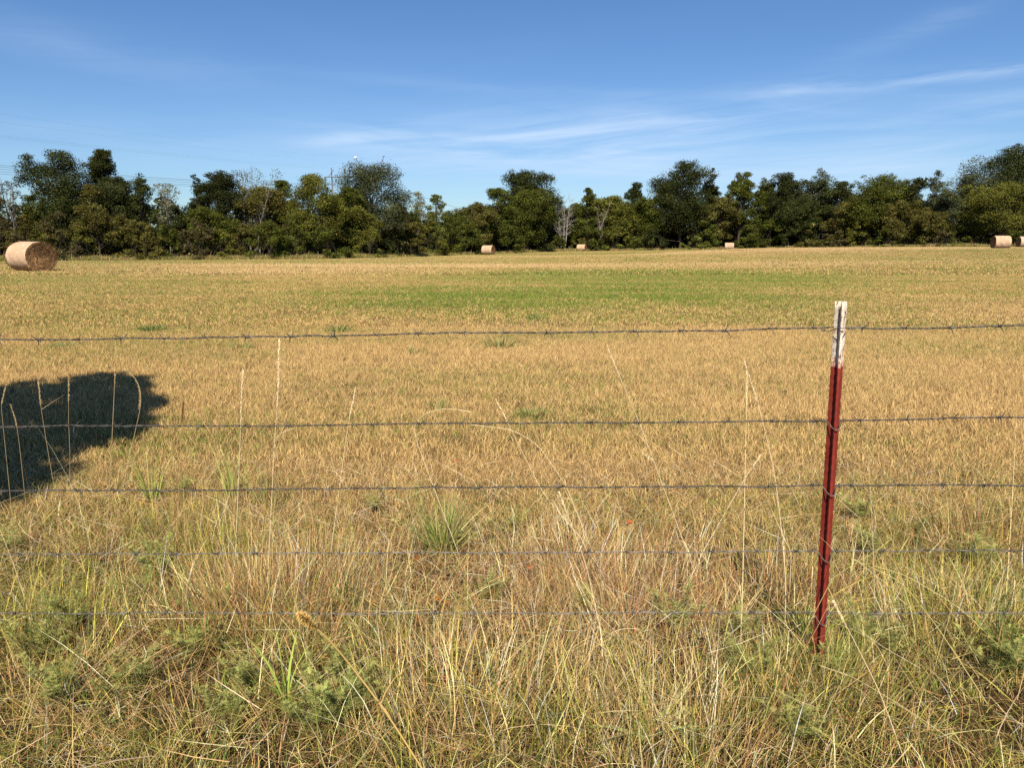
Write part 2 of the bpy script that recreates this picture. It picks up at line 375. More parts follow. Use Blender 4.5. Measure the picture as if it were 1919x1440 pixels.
# ------------------------------------------------------------------ scattering of patches over the field (one object per mass)
def scatter(name, pts, rot, scl, idx, protos, label, cat, mat_=None):
    c = bpy.data.collections.new(name + '_patches')
    for k, me in enumerate(protos):
        o = bpy.data.objects.new('%s_patch_%02d' % (name, k), me); c.objects.link(o)
    me = bpy.data.meshes.new(name); me.vertices.add(len(pts)); me.vertices.foreach_set('co', np.asarray(pts, np.float32).ravel())
    a = me.attributes.new('rot', 'FLOAT_VECTOR', 'POINT'); a.data.foreach_set('vector', np.asarray(rot, np.float32).ravel())
    a = me.attributes.new('scl', 'FLOAT_VECTOR', 'POINT'); a.data.foreach_set('vector', np.asarray(scl, np.float32).ravel())
    a = me.attributes.new('pick', 'INT', 'POINT'); a.data.foreach_set('value', np.asarray(idx, np.int32))
    o = obj(name, me)
    ng = bpy.data.node_groups.new(name, 'GeometryNodeTree')
    ng.interface.new_socket('Geometry', in_out='INPUT', socket_type='NodeSocketGeometry')
    ng.interface.new_socket('Geometry', in_out='OUTPUT', socket_type='NodeSocketGeometry')
    gi = ng.nodes.new('NodeGroupInput'); go = ng.nodes.new('NodeGroupOutput')
    ci = ng.nodes.new('GeometryNodeCollectionInfo'); ci.inputs['Collection'].default_value = c
    ci.inputs['Separate Children'].default_value = True; ci.inputs['Reset Children'].default_value = True
    ip = ng.nodes.new('GeometryNodeInstanceOnPoints'); ip.inputs['Pick Instance'].default_value = True
    def na(nm, dt):
        x = ng.nodes.new('GeometryNodeInputNamedAttribute'); x.data_type = dt; x.inputs['Name'].default_value = nm
        return [q for q in x.outputs if q.enabled and q.name == 'Attribute'][0]
    L = ng.links.new
    L(gi.outputs[0], ip.inputs['Points']); L(ci.outputs[0], ip.inputs['Instance'])
    L(na('rot', 'FLOAT_VECTOR'), ip.inputs['Rotation']); L(na('scl', 'FLOAT_VECTOR'), ip.inputs['Scale']); L(na('pick', 'INT'), ip.inputs['Instance Index'])
    L(ip.outputs[0], go.inputs[0])
    md = o.modifiers.new('scatter', 'NODES'); md.node_group = ng
    tag(o, label, cat, kind='stuff')
    return o

def field_patch(name, rad, n, w, h, seed):
    r = np.random.default_rng(seed)
    rr = rad * np.sqrt(r.random(n)) * (0.85 + .15 * r.random(n)); a = r.random(n) * 2 * math.pi
    # blades gathered in tussocks
    nt = max(8, n // 14); tx = rad * np.sqrt(r.random(nt)); ta = r.random(nt) * 2 * math.pi
    P = np.stack([rr * np.cos(a), rr * np.sin(a), np.zeros(n)], 1)
    k = r.integers(0, nt, n); inT = r.random(n) < .55
    P[inT, 0] = (tx * np.cos(ta))[k[inT]] + r.normal(0, h * .35, inT.sum()); P[inT, 1] = (tx * np.sin(ta))[k[inT]] + r.normal(0, h * .35, inT.sum())
    tb = r.normal(0, .16, nt)[k] * inT
    bright = np.clip(r.normal(.5, .30, n) + tb * 1.6, 0, 1)
    tg = r.random(nt)[k]; g = np.where(inT, np.clip(tg + r.normal(0, .15, n), 0, 1), r.random(n))
    col = np.stack([g * .98 + .03, bright, r.random(n)], 1)
    L = h * r.uniform(.45, 1.35, n)
    lean = np.minimum(np.abs(r.normal(.55, .40, n)), 1.45)
    return mesh_np(name, *(lambda v, f, c: (v, f, M_field, c))(*blades(P, L, w * r.uniform(.6, 1.4, n), r.random(n) * 6.283, lean, r.uniform(0, 1.1, n), col, 2, r)))

def build_field():
    protos = []; pts = []; rot = []; scl = []; idx = []
    bands = [  # y0, y1, spacing, patch radius, blades, width, height, variants
        (3.6, 13.0, .55, .55, 2300, .0036, .056, 6),
        (13.0, 34.0, 1.15, 1.1, 2600, .0078, .052, 4),
        (34.0, 175.0, 3.6, 3.2, 3600, .022, .075, 4)]
    for bi, (y0, y1, sp, rad, n, w, h, nv) in enumerate(bands):
        b0 = len(protos)
        for k in range(nv): protos.append(field_patch('field_patch', rad, n, w, h, 100 + bi * 10 + k))
        y = y0 + sp * .5
        while y < y1:
            half = y * .74 + 2.5 + (0.10 * y)
            xs = np.arange(-half, half, sp) + rng.uniform(-.5, .5) * sp
            xs = xs + rng.normal(0, sp * .15, len(xs)); ys = y + rng.normal(0, sp * .15, len(xs))
            pts.append(np.stack([xs, ys, H(xs, ys)], 1))
            s = rng.uniform(.9, 1.15, len(xs)); sz = s * rng.uniform(.85, 1.15, len(xs)) * (0.9 + .3 * fbm(xs, ys, .3, 3, 5))
            rot.append(np.stack([np.zeros(len(xs)), np.zeros(len(xs)), rng.random(len(xs)) * 6.283], 1)); scl.append(np.stack([s, s, sz], 1))
            idx.append(b0 + rng.integers(0, nv, len(xs))); y += sp
    scatter('field_grass', np.concatenate(pts), np.concatenate(rot), np.concatenate(scl), np.concatenate(idx), protos,
            'short mown golden stubble and green regrowth covering the hay field', 'grass')
build_field()

# ------------------------------------------------------------------ rough verge grass along the fence
def sample(n, y0, y1, r):
    y = y0 + (y1 - y0) * r.random(n * 2); hx = .74 * y + 1.3; x = (r.random(n * 2) * 2 - 1) * (.74 * y1 + 1.3)
    k = np.abs(x) < hx; return x[k][:n], y[k][:n]
STRAW = np.array([.64, .45, .19]); TAN = np.array([.47, .28, .13]); BROWN = np.array([.13, .07, .03]); PALE = np.array([.82, .66, .42])
OLIVE = np.array([.24, .24, .05]); GREEN = np.array([.11, .165, .035]); YEL = np.array([.48, .40, .09]); RUST = np.array([.38, .18, .07])
def palette(n, wts, r, var=.25):
    cols = np.array([STRAW, TAN, BROWN, PALE, OLIVE, GREEN, YEL, RUST]); wts = np.asarray(wts, float)
    if wts.ndim == 1: wts = np.tile(wts, (n, 1))
    cw = np.cumsum(wts, 1); cw /= cw[:, -1:]; k = (r.random(n)[:, None] > cw).sum(1)
    return np.clip(cols[k] * np.exp(r.normal(0, var, (n, 1))) * np.exp(r.normal(0, .06, (n, 3))), .01, .85)
def greenness(x, y):
    # olive growth nearer the camera and at either side, dry hay-like mats in the middle and towards the field
    g = .62 - .20 * (y - 2.0) + .95 * (fbm(x, y, 1.1, 4, 2) - .5) + .10 * np.abs(x)
    g = g - .35 * np.exp(-(((x - .35) / .75) ** 2 + ((y - 3.0) / .8) ** 2)) + .25 * np.exp(-(((x + 1.2) / .6) ** 2 + ((y - 2.5) / .6) ** 2)) + .25 * np.exp(-(((x - 1.6) / .6) ** 2 + ((y - 2.6) / .7) ** 2))
    return np.clip(g, 0, 1)
Y1 = 4.9
def vh(x, y):   # height of the verge growth
    e = np.clip((Y1 - .3 - y + .7 * (fbm(x, y, .9, 3, 9) - .5)) / 1.5, 0, 1)
    return (.35 + .65 * e) * np.clip(-.05 + 2.1 * fbm(x, y, 3.0, 3, 4), .22, 1.8)
def build_verge():
    r = np.random.default_rng(21); A = Acc()
    def wts(x, y, dry):
        g = greenness(x, y)[:, None] * (1 - dry)
        f2 = fbm(x, y, 2.3, 3, 12)[:, None]
        return np.concatenate([.30 + 0 * g, .26 + .2 * f2, .16 + 0 * g, .07 + 0 * g, 1.0 * g ** 1.3, .40 * g ** 2, .45 * g, .07 + .12 * (f2 > .6)], 1)
    # thatch lying on the soil
    n = 42000; x, y = sample(n, .5, Y1, r); n = len(x)
    A.add(blades(np.stack([x, y, H(x, y) + r.random(n) * .05 * vh(x, y)], 1), r.uniform(.05, .20, n), r.uniform(.0015, .004, n), r.random(n) * 6.28,
                 r.uniform(1.0, 1.5, n), r.uniform(0, .4, n), palette(n, wts(x, y, .6), r, .45)*.8, 2, r))
    # clumps, each with its own lean, height and colour
    nc = 4300; cx, cy = sample(nc, .45, Y1, r); nc = len(cx); per = r.integers(18, 52, nc); k = np.repeat(np.arange(nc), per); n = len(k)
    sp = r.uniform(.012, .045, nc)[k]; x = cx[k] + r.normal(0, 1, n) * sp; y = cy[k] + r.normal(0, 1, n) * sp
    caz = (6.28 * fbm(cx, cy, 1.3, 3, 7) * 3 + r.normal(0, .8, nc))[k]; cl = np.abs(r.normal(.75, .45, nc))[k]; chh = r.uniform(.6, 1.45, nc)[k]
    g = greenness(cx, cy); isg = (r.random(nc) < g * 1.15)[k]
    pg = palette(n, [.22, .14, .14, .04, 1.0, .6, .5, .03], r, .34); pd = palette(n, [.48, .50, .42, .18, .05, 0, .06, .16], r, .38)
    cc = np.where(isg[:, None], pg, pd) * np.exp(r.normal(0, .30, nc))[k][:, None]
    v = vh(x, y)
    A.add(blades(np.stack([x, y, H(x, y)], 1), r.uniform(.04, .165, n) * v * chh, r.uniform(.0009, .0028, n) * np.where(isg, 1.15, .95), caz + r.normal(0, .65, n), np.clip(cl + r.normal(0, .22, n), 0, 1.5), r.uniform(.0, 1.7, n), np.clip(cc, .01, .85), 4, r, curl=.7))
    # loose single blades between them
    n = 26000; x, y = sample(n, .5, Y1, r); n = len(x); v = vh(x, y)
    A.add(blades(np.stack([x, y, H(x, y)], 1), r.uniform(.05, .20, n) * v * 1.2, r.uniform(.0010, .0028, n), r.random(n) * 6.28, np.abs(r.normal(.6, .42, n)), r.uniform(.1, 1.6, n),
                 palette(n, wts(x, y, .0), r, .32), 4, r))
    # fine matted dead grass filling in between
    n = 85000; x, y = sample(n, .9, Y1, r); n = len(x); v = vh(x, y)
    A.add(blades(np.stack([x, y, H(x, y) + r.random(n) * .05 * v], 1), r.uniform(.03, .12, n), r.uniform(.0008, .0019, n), r.random(n) * 6.28, np.clip(r.normal(.95, .4, n), 0, 1.5), r.uniform(-.6, 1.4, n),
                 palette(n, wts(x, y, .35), r, .40), 3, r, curl=.9))
    # long arching dry culms tangled over the rest
    n = 4500; x, y = sample(n, .5, Y1 - .5, r); n = len(x); v = vh(x, y)
    A.add(blades(np.stack([x, y, H(x, y)], 1), r.uniform(.12, .34, n) * v, r.uniform(.0012, .0030, n), r.random(n) * 6.28,
                 np.abs(r.normal(.95, .35, n)), r.uniform(.0, .9, n), palette(n, [.45, .15, .03, .32, .05, 0, .15, .04], r, .2), 4, r))
    # broken lying straws, bleached
    n = 2600; x, y = sample(n, .9, Y1, r); n = len(x)
    A.add(blades(np.stack([x, y, H(x, y) + r.uniform(.03, .15, n) * vh(x, y)], 1), r.uniform(.06, .30, n), r.uniform(.0015, .0040, n), r.random(n) * 6.28,
                 r.uniform(1.1, 1.6, n), r.uniform(-.3, .3, n), palette(n, [.3, .1, 0, .6, 0, 0, .05, .02], r, .2), 2, r))
    # hair-thin flowering stems standing well above the rest
    n = 150; x, y = sample(n, 2.2, 3.7, r); n = len(x)
    A.add(blades(np.stack([x, y, H(x, y)], 1), r.uniform(.40, .85, n), r.uniform(.0012, .0019, n), r.random(n) * 6.28, np.abs(r.normal(.10, .14, n)), r.uniform(0, .5, n), palette(n, [.6, .3, 0, .3, 0, 0, .2, 0], r, .2), 6, r))
    # tall upright tawny bunch left of centre, and others
    for px, py, nn, hh, sp, w8 in [(505, 1150, 1500, .46, .20, [.5, .3, .05, .1, .1, .02, .1, .25]), (600, 1060, 900, .42, .16, [.3, .3, .1, .1, .2, 0, .1, .15]),
                                   (420, 1010, 350, .40, .12, [.1, .1, 0, 0, .6, .1, .5, 0]), (1180, 1120, 1500, .30, .30, [.3, .5, .15, .2, .05, 0, 0, .15]),
                                   (1080, 1010, 900, .30, .22, [.4, .4, .1, .2, .05, 0, 0, .1]), (1480, 1080, 800, .34, .18, [.3, .4, .2, .1, .1, 0, .1, .1]),
                                   (1830, 1180, 900, .42, .25, [.4, .1, 0, .1, .3, .1, .5, 0]), (860, 1330, 900, .34, .22, [.5, .2, .1, .2, .2, 0, .2, .05]),
                                   (1270, 1370, 900, .30, .2, [.6, .1, .1, .3, .1, 0, .2, 0]), (60, 1200, 900, .40, .25, [.1, .1, .05, 0, .7, .2, .5, 0]),
                                   (1540, 1290, 1100, .25, .11, [.2, .1, .05, .1, .6, .3, .3, 0]), (1470, 1330, 700, .24, .14, [.3, .1, .1, .1, .5, .2, .3, 0]), (1830, 970, 400, .36, .15, [.2, .3, .4, .0, .3, 0, 0, .1]), (300, 960, 400, .3, .2, [.2, .2, .1, 0, .6, .1, .4, 0])]:
        p = atz(px, py, .12); x = p[0] + r.normal(0, sp, nn); y = p[1] + r.normal(0, sp * .8, nn)
        away = np.arctan2(y - p[1], x - p[0])
        A.add(blades(np.stack([x, y, H(x, y)], 1), hh * .68 * r.uniform(.4, 1.1, nn), r.uniform(.0014, .0042, nn), away + r.normal(0, .9, nn), np.abs(r.normal(.20, .22, nn)),
                     r.uniform(.0, .7, nn), palette(nn, w8, r, .42), 4, r))
    o = obj('verge_grass', A.mesh('verge_grass', M_blade)); tag(o, 'tangled dry and olive uncut grass along the barbed wire fence', 'grass', kind='stuff')
    # feathery weeds too mixed in to be counted
build_verge()

# ------------------------------------------------------------------ barbed wire fence
def build_fence():
    ys = [(637, 622.5, 612), (802, 794, 784), (923, 914, 911), (1043, 1037, 1034), (1155, 1153, 1152)]
    DL, DR = 2.27, 2.15
    def fd(x): return DL + (DR - DL) * (x + 1.55) / 3.05
    def line(k):
        a = at(0, ys[k][0], DL); c = at(1919, ys[k][2], DR)
        return a, c
    base = at(1537, 1220, fd(.9)); bx = base[0] - .004; by = fd(bx); bz = 0.0
    fence = empty('barbed_wire_fence', (bx, by, bz), 0, 'five strand barbed wire fence on a red and white steel post', 'fence')
    off = np.array([bx, by, bz])
    # ---- post: T section, stem towards the camera, flange on the field side; spade buried
    th = R(-10)
    prof = [(-.0205, .0), (.0205, .0), (.0205, -.0042), (.0036, -.0058), (.0026, -.028), (.0046, -.0305), (.0046, -.0345), (-.0046, -.0345), (-.0046, -.0305), (-.0026, -.028), (-.0036, -.0058), (-.0205, -.0042)]
    prof = [(a_ * .82, b_ * .88) for a_, b_ in prof]
    zs = np.concatenate([[-.45], np.arange(0.0, 1.32, .0135), [1.33]]); tilt = -.016
    V = []; n = len(prof)
    for i, z in enumerate(zs):
        st = .0013 * (1 if i % 2 else -1) if 0 < z < 1.31 else 0
        for k, (x, y) in enumerate(prof):
            xx = x + (st * .5 * np.sign(x) if abs(x) > .015 else 0); yy = y - (st if y < -.029 else 0)
            if k in (6, 7): xx += st * .6 * np.sign(x)
            V.append((xx + tilt * z, yy, z))
    Q = []; m = len(zs)
    for i in range(m - 1):
        for k in range(n): Q.append((i * n + k, i * n + (k + 1) % n, (i + 1) * n + (k + 1) % n, (i + 1) * n + k))
    V = np.array(V); b0 = (m - 1) * n
    caps = np.array([[b0 + 11, b0 + 10, b0 + 3, b0 + 2]]); caps2 = np.array([[b0 + 10, b0 + 9, b0 + 4, b0 + 3], [b0 + 8, b0 + 7, b0 + 6, b0 + 5], [b0 + 0, b0 + 11, b0 + 2, b0 + 1]])
    ca, sa = math.cos(th), math.sin(th); Vr = V.copy(); Vr[:, 0] = V[:, 0] * ca - V[:, 1] * sa; Vr[:, 1] = V[:, 0] * sa + V[:, 1] * ca
    Qa = np.array(Q)[:, ::-1]
    post = obj('steel_post', mesh_np('steel_post', Vr, [Qa, np.concatenate([caps, caps2])], M_post), fence)
    post['label'] = 'red steel fence post with a chipped white painted top'
    # ---- barb shared mesh: coil with four points
    T = Tubes()
    a = np.linspace(0, 4 * math.pi, 22); T.tube(np.stack([np.linspace(-.0042, .0042, 22), .0030 * np.cos(a), .0030 * np.sin(a)], 1), .0010, 5)
    for sx, ang in ((-.004, .5), (-.002, .5 + math.pi), (.002, 2.1), (.004, 2.1 + math.pi)):
        dv = np.array([sx * 1.2 / .004 * .45, math.cos(ang), math.sin(ang)]); dv /= np.linalg.norm(dv)
        s = np.array([sx, 0, 0]) + dv * .002; T.tube(np.stack([s, s + dv * .010, s + dv * .0165], 0), [.0010, .00095, .0002], 5)
    barb_me = T.mesh('barb', M_wire)
    r = np.random.default_rng(5)
    seps = [0.130, .134, .128, .131, .127]; ph = [.068, .02, .05, .09, .03]
    for k in range(5):
        a_, c_ = line(k); mid = at(1555, {0: 617, 1: 790, 2: 912, 3: 1035, 4: 1152}[k], fd(bx) + .006)
        a_[1] = fd(a_[0]); c_[1] = fd(c_[0])
        ext = 1.7
        A0 = mid + (a_ - mid) * (1 + ext); C0 = mid + (c_ - mid) * (1 + ext * 3.5)
        xs = np.arange(A0[0], C0[0], .006)
        tL = np.clip((mid[0] - xs) / (mid[0] - A0[0]), 0, 1); tR = np.clip((xs - mid[0]) / (C0[0] - mid[0]), 0, 1)
        yy = np.where(xs < mid[0], mid[1] + (A0[1] - mid[1]) * tL, mid[1] + (C0[1] - mid[1]) * tR) + .008
        zz = np.where(xs < mid[0], mid[2] + (A0[2] - mid[2]) * tL, mid[2] + (C0[2] - mid[2]) * tR)
        zz = zz + (fbm(xs, xs * 0 + k, 3.5, 3, k) - .5) * .012 + (fbm(xs, xs * 0 + k, 16, 2, k + 4) - .5) * .004
        T = Tubes(); phs = xs / .075 * 2 * math.pi + k
        for s in (0, math.pi):
            q = np.stack([xs, yy + (.0019 if k < 3 else .0013) * np.cos(phs + s), zz + (.0019 if k < 3 else .0013) * np.sin(phs + s)], 1) - off
            T.tube(q, .00135 if k < 3 else .0010, 5)
        w = obj('barbed_wire', T.mesh('barbed_wire', M_wire if k < 3 else M_wire2), fence)
        nm = ['top', 'second', 'third', 'fourth', 'bottom'][k]
        bxs = np.arange(A0[0] + ph[k], C0[0], seps[k])
        vis = [q for q in bxs if -1.75 < q < 1.72 and abs(q - mid[0]) > .03]
        for q in vis:
            q = q + r.normal(0, .004); o = obj('barb', barb_me, w)
            o.location = Vector((q, float(np.interp(q, xs, yy)), float(np.interp(q, xs, zz)))) - Vector(off)
            o.rotation_euler = (r.random() * 6.28, r.normal(0, .15), r.normal(0, .15)); s = r.uniform(1.0, 1.35); o.scale = (s, s, s)
        # ---- clip around the post
        T = Tubes(); cx = mid[0] + .0; cz = mid[2]; yb = fd(bx)
        px_ = bx + tilt * (cz - bz)
        if k == 0: pts = [(-.040, .010, -.003), (-.030, .002, -.008), (-.022, -.010, .002), (-.014, -.035, .008), (-.002, -.0395, .0075), (.008, -.032, .006), (.021, -.004, .004), (.030, .009, -.002), (.040, .009, .001)]
        else: pts = [(-.034, .010, .004), (-.025, .004, .006), (-.017, -.008, -.002), (-.013, -.026, -.014), (-.005, -.0385, -.017), (.003, -.036, -.013), (.012, -.018, -.004), (.021, -.002, .004), (.027, .009, .001)]
        P = np.array(pts); tt = np.linspace(0, len(P) - 1, 40); P = np.stack([np.interp(tt, range(len(P)), P[:, i]) for i in range(3)], 1)
        for _ in range(3): P[1:-1] = (P[:-2] + 2 * P[1:-1] + P[2:]) / 4
        P = P + np.array([px_, yb, cz]) - off; T.tube(P, .0016, 6)
        for sx in (-1, 1):
            a = np.linspace(0, 5 * math.pi, 24); e = P[0] if sx < 0 else P[-1]
            T.tube(np.stack([e[0] + sx * np.linspace(-.002, .010, 24), e[1] - .002 + .0036 * np.cos(a), e[2] + .0036 * np.sin(a)], 1), .0011, 5)
        obj('wire_clip', T.mesh('wire_clip', M_clip), fence)
build_fence()

# ------------------------------------------------------------------ round bales
def bale_parts(seed, Wd, Ht, Ln, detail):
    r = np.random.default_rng(seed); na, nl = 72, 20
    A = np.arange(na) * 2 * math.pi / na; rx, rz = Wd / 2, Ht / 2
    def ring(xl, s, wob):
        y = rx * s * np.cos(A); z = rz * s * np.sin(A)
        f = 1 + wob * (fbm(np.cos(A) * 3 + 9, np.sin(A) * 3 + xl * 4 + seed, 1.2, 3, seed) - .5)
        y = y * f; z = z * f; z = np.maximum(z, -rz * .955)
        return np.stack([np.full(na, xl), y, z + rz * .955], 1)
    V = []; L2 = Ln / 2
    for i in range(nl + 1):
        xl = -L2 + Ln * i / nl; e = min(1, (L2 - abs(xl)) / .10); s = .965 + .035 * math.sqrt(max(e, 0))
        V.append(ring(xl, s, .05))
    V = np.concatenate(V); j = np.arange(na)
    Q = np.concatenate([np.stack([i * na + j, i * na + (j + 1) % na, (i + 1) * na + (j + 1) % na, (i + 1) * na + j], 1) for i in range(nl)])[:, ::-1]
    wrap = mesh_np('net_wrap', V, Q, M_wrap, smooth=True)
    ends = []
    for sg in (-1, 1):
        nr = 26; V = []; C = []
        for i in range(nr + 1):
            s = (1 - i / nr) * .962 + 1e-3; q = ring(sg * L2, s, .05)
            sp = np.sin((i * .9 + A / 6.283 * 2) * 3.1) ; d = .035 * sp + r.normal(0, .018, na) - .03 * (1 - s)
            if i == 0: d = d * 0
            q[:, 0] += sg * (d + .02); V.append(q)
            c = np.array([.30, .165, .075]) * np.exp(.28 * sp + r.normal(0, .25, na))[:, None]; hx = np.hypot((q[:, 1] + .12) / .14, (q[:, 2] - rz * .75) / .2); c[hx < 1] *= .35
            C.append(c)
        V = np.concatenate(V); Q = np.concatenate([np.stack([i * na + j, i * na + (j + 1) % na, (i + 1) * na + (j + 1) % na, (i + 1) * na + j], 1) for i in range(nr)])
        Ac = Acc(); Ac.add((V, Q if sg < 0 else Q[:, ::-1], np.concatenate(C)))
        n = detail; a = r.random(n) * 6.283; s = np.sqrt(r.random(n)) * .96
        P = np.stack([np.full(n, sg * (L2 + .01)), rx * s * np.cos(a), rz * s * np.sin(a) + rz * .955], 1)
        tg = a + math.pi / 2 + r.normal(0, .35, n); Ls = r.uniform(.08, .3, n); wv = r.uniform(.008, .02, n)
        d = np.stack([sg * r.uniform(.05, .35, n), np.cos(tg), np.sin(tg)], 1); up = np.stack([np.zeros(n), np.cos(a), np.sin(a)], 1)
        v = np.stack([P - up * wv[:, None], P + up * wv[:, None], P + d * Ls[:, None]], 1).reshape(-1, 3)
        Ac.add((v, np.arange(n * 3).reshape(-1, 3), np.repeat(np.array([.36, .21, .095]) * np.exp(r.normal(0, .5, (n, 1))), 3, 0)))
        ends.append(Ac.mesh('hay_end', M_hay))
    return wrap, ends
def bale(px, D, axis, Wd, Ht, Ln, seed, label, detail=500):
    p = at(px, 480, D); x, y = p[0], D; z = H1(x, y)
    o = empty('round_hay_bale', (x, y, z + .0), math.atan2(axis[1], axis[0]), label, 'hay bale', 'round hay bales lying in the field')
    w, e = bale_parts(seed, Wd, Ht, Ln, detail)
    obj('net_wrap', w, o)
    for m in e: obj('hay_end', m, o)
bale(59, 39.4, (.91, -.41), 1.74, 1.56, 1.55, 1, 'large net wrapped round bale at the far left showing its brown spiral end', 2600)
bale(915, 123, (.92, -.40), 1.6, 1.55, 1.75, 2, 'round bale left of centre in front of the dense round green trees', 600)
bale(1090, 162, (.90, -.43), 1.6, 1.5, 1.75, 3, 'small distant round bale just right of the dead bare tree', 400)
bale(1366, 158, (.96, -.27), 1.6, 1.5, 1.75, 4, 'smallest round bale standing alone before the dark trees right of centre', 400)
bale(1873, 91, (.98, -.19), 1.6, 1.56, 1.65, 5, 'round bale with a dark shaded left end near the right edge', 800)
bale(1918, 107, (.98, -.19), 1.6, 1.54, 1.65, 6, 'round bale cut off by the right edge of the picture', 600)

# ------------------------------------------------------------------ trees
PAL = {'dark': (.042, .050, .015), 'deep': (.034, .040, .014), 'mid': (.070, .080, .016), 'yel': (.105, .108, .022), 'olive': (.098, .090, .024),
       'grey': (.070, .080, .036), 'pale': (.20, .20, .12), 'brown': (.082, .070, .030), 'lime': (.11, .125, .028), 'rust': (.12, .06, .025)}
def crown_mesh(lobes, n, leaf, colr, r, up=.35, var=.30, fuzz=.16):
    """leaf-sized diamonds spread through overlapping clumps; lobes rows: x y z r hue"""
    lobes = np.array(lobes); wgt = lobes[:, 3] ** 2; k = r.choice(len(lobes), n, p=wgt / wgt.sum())
    d = r.normal(0, 1, (n, 3)); d /= np.linalg.norm(d, axis=1, keepdims=True)
    ns = 9; sub = r.normal(0, 1, (len(lobes), ns, 3)); sub[:, :, 2] += .25; sub /= np.linalg.norm(sub, axis=2, keepdims=True); j = r.integers(0, ns, n)
    off = sub[k, j] * (lobes[k, 3] * .68)[:, None] * np.array([1, 1, .85]); lobes = np.concatenate([lobes, lobes[:, 4:5]], 1); hv = r.normal(0, .17, (len(lobes), ns))[k, j]
    rr = lobes[k, 3] * .56 * (1 - np.abs(r.normal(0, .28, n))).clip(.05) * (1 + np.abs(r.normal(0, fuzz, n)) * (r.random(n) < .35))
    # lumpy clump surface with gaps
    lump = .78 + .45 * fbm(d[:, 0] * 2.2 + k * 3.1, d[:, 2] * 2.2 + d[:, 1] * 2.0 + k, 1.3, 3, 3)
    P = lobes[k, :3] + off + d * (rr * lump)[:, None] * np.array([1.15, 1.15, .72])
    nrm = d * 1.15 + r.normal(0, .62, (n, 3)) + np.array([0, 0, up]); nrm /= np.linalg.norm(nrm, axis=1, keepdims=True)
    a = np.cross(nrm, r.normal(0, 1, (n, 3))); a /= np.linalg.norm(a, axis=1, keepdims=True); b = np.cross(nrm, a)
    s = leaf * r.uniform(.55, 1.25, n)[:, None]
    V = np.stack([P - a * s * .5, P + b * s * .32 + nrm * s * .06, P + a * s * .5, P - b * s * .32 + nrm * s * .06], 1).reshape(-1, 3)
    Fc = np.arange(n * 4).reshape(-1, 4)
    base = np.array(colr)[None, :] * np.exp(r.normal(0, var, (n, 1)) + (lobes[k, 4] + hv)[:, None]) * np.exp(r.normal(0, .10, (n, 3)))
    return V, Fc, np.repeat(base, 4, 0)
def limb(T, a, b, r0, r1, r, sag=.12, k=5, col=(.13, .11, .09), m=5):
    a = np.array(a); b = np.array(b); L = np.linalg.norm(b - a); tt = np.linspace(0, 1, m)[:, None]
    w = r.normal(0, sag * .25 * L, 3); P = a + (b - a) * tt + w * (np.sin(tt * math.pi)) + np.array([0, 0, 1]) * (np.sin(tt * math.pi) * L * sag * .4)
    T.tube(P, r0 + (r1 - r0) * tt[:, 0], k, col, cap=False); return P
def twigs(T, P0, d0, L, rad, depth, r, col, zmin=-1):
    P = [np.array(P0)]; d = np.array(d0, float); m = 4
    for i in range(m): d = d + r.normal(0, .16, 3) + np.array([0, 0, .05]); d /= np.linalg.norm(d); P.append(P[-1] + d * L / m)
    T.tube(P, np.linspace(rad, rad * .45, m + 1), 4 if depth < 2 else 5, col, cap=False)
    if depth <= 0: return
    for i in range(3 if depth > 1 else 3):
        q = P[r.integers(1, m + 1)]; dd = d + r.normal(0, .55, 3) + np.array([0, 0, .12]); dd /= np.linalg.norm(dd)
        twigs(T, q, dd, L * r.uniform(.5, .75), rad * .5, depth - 1, r, col)
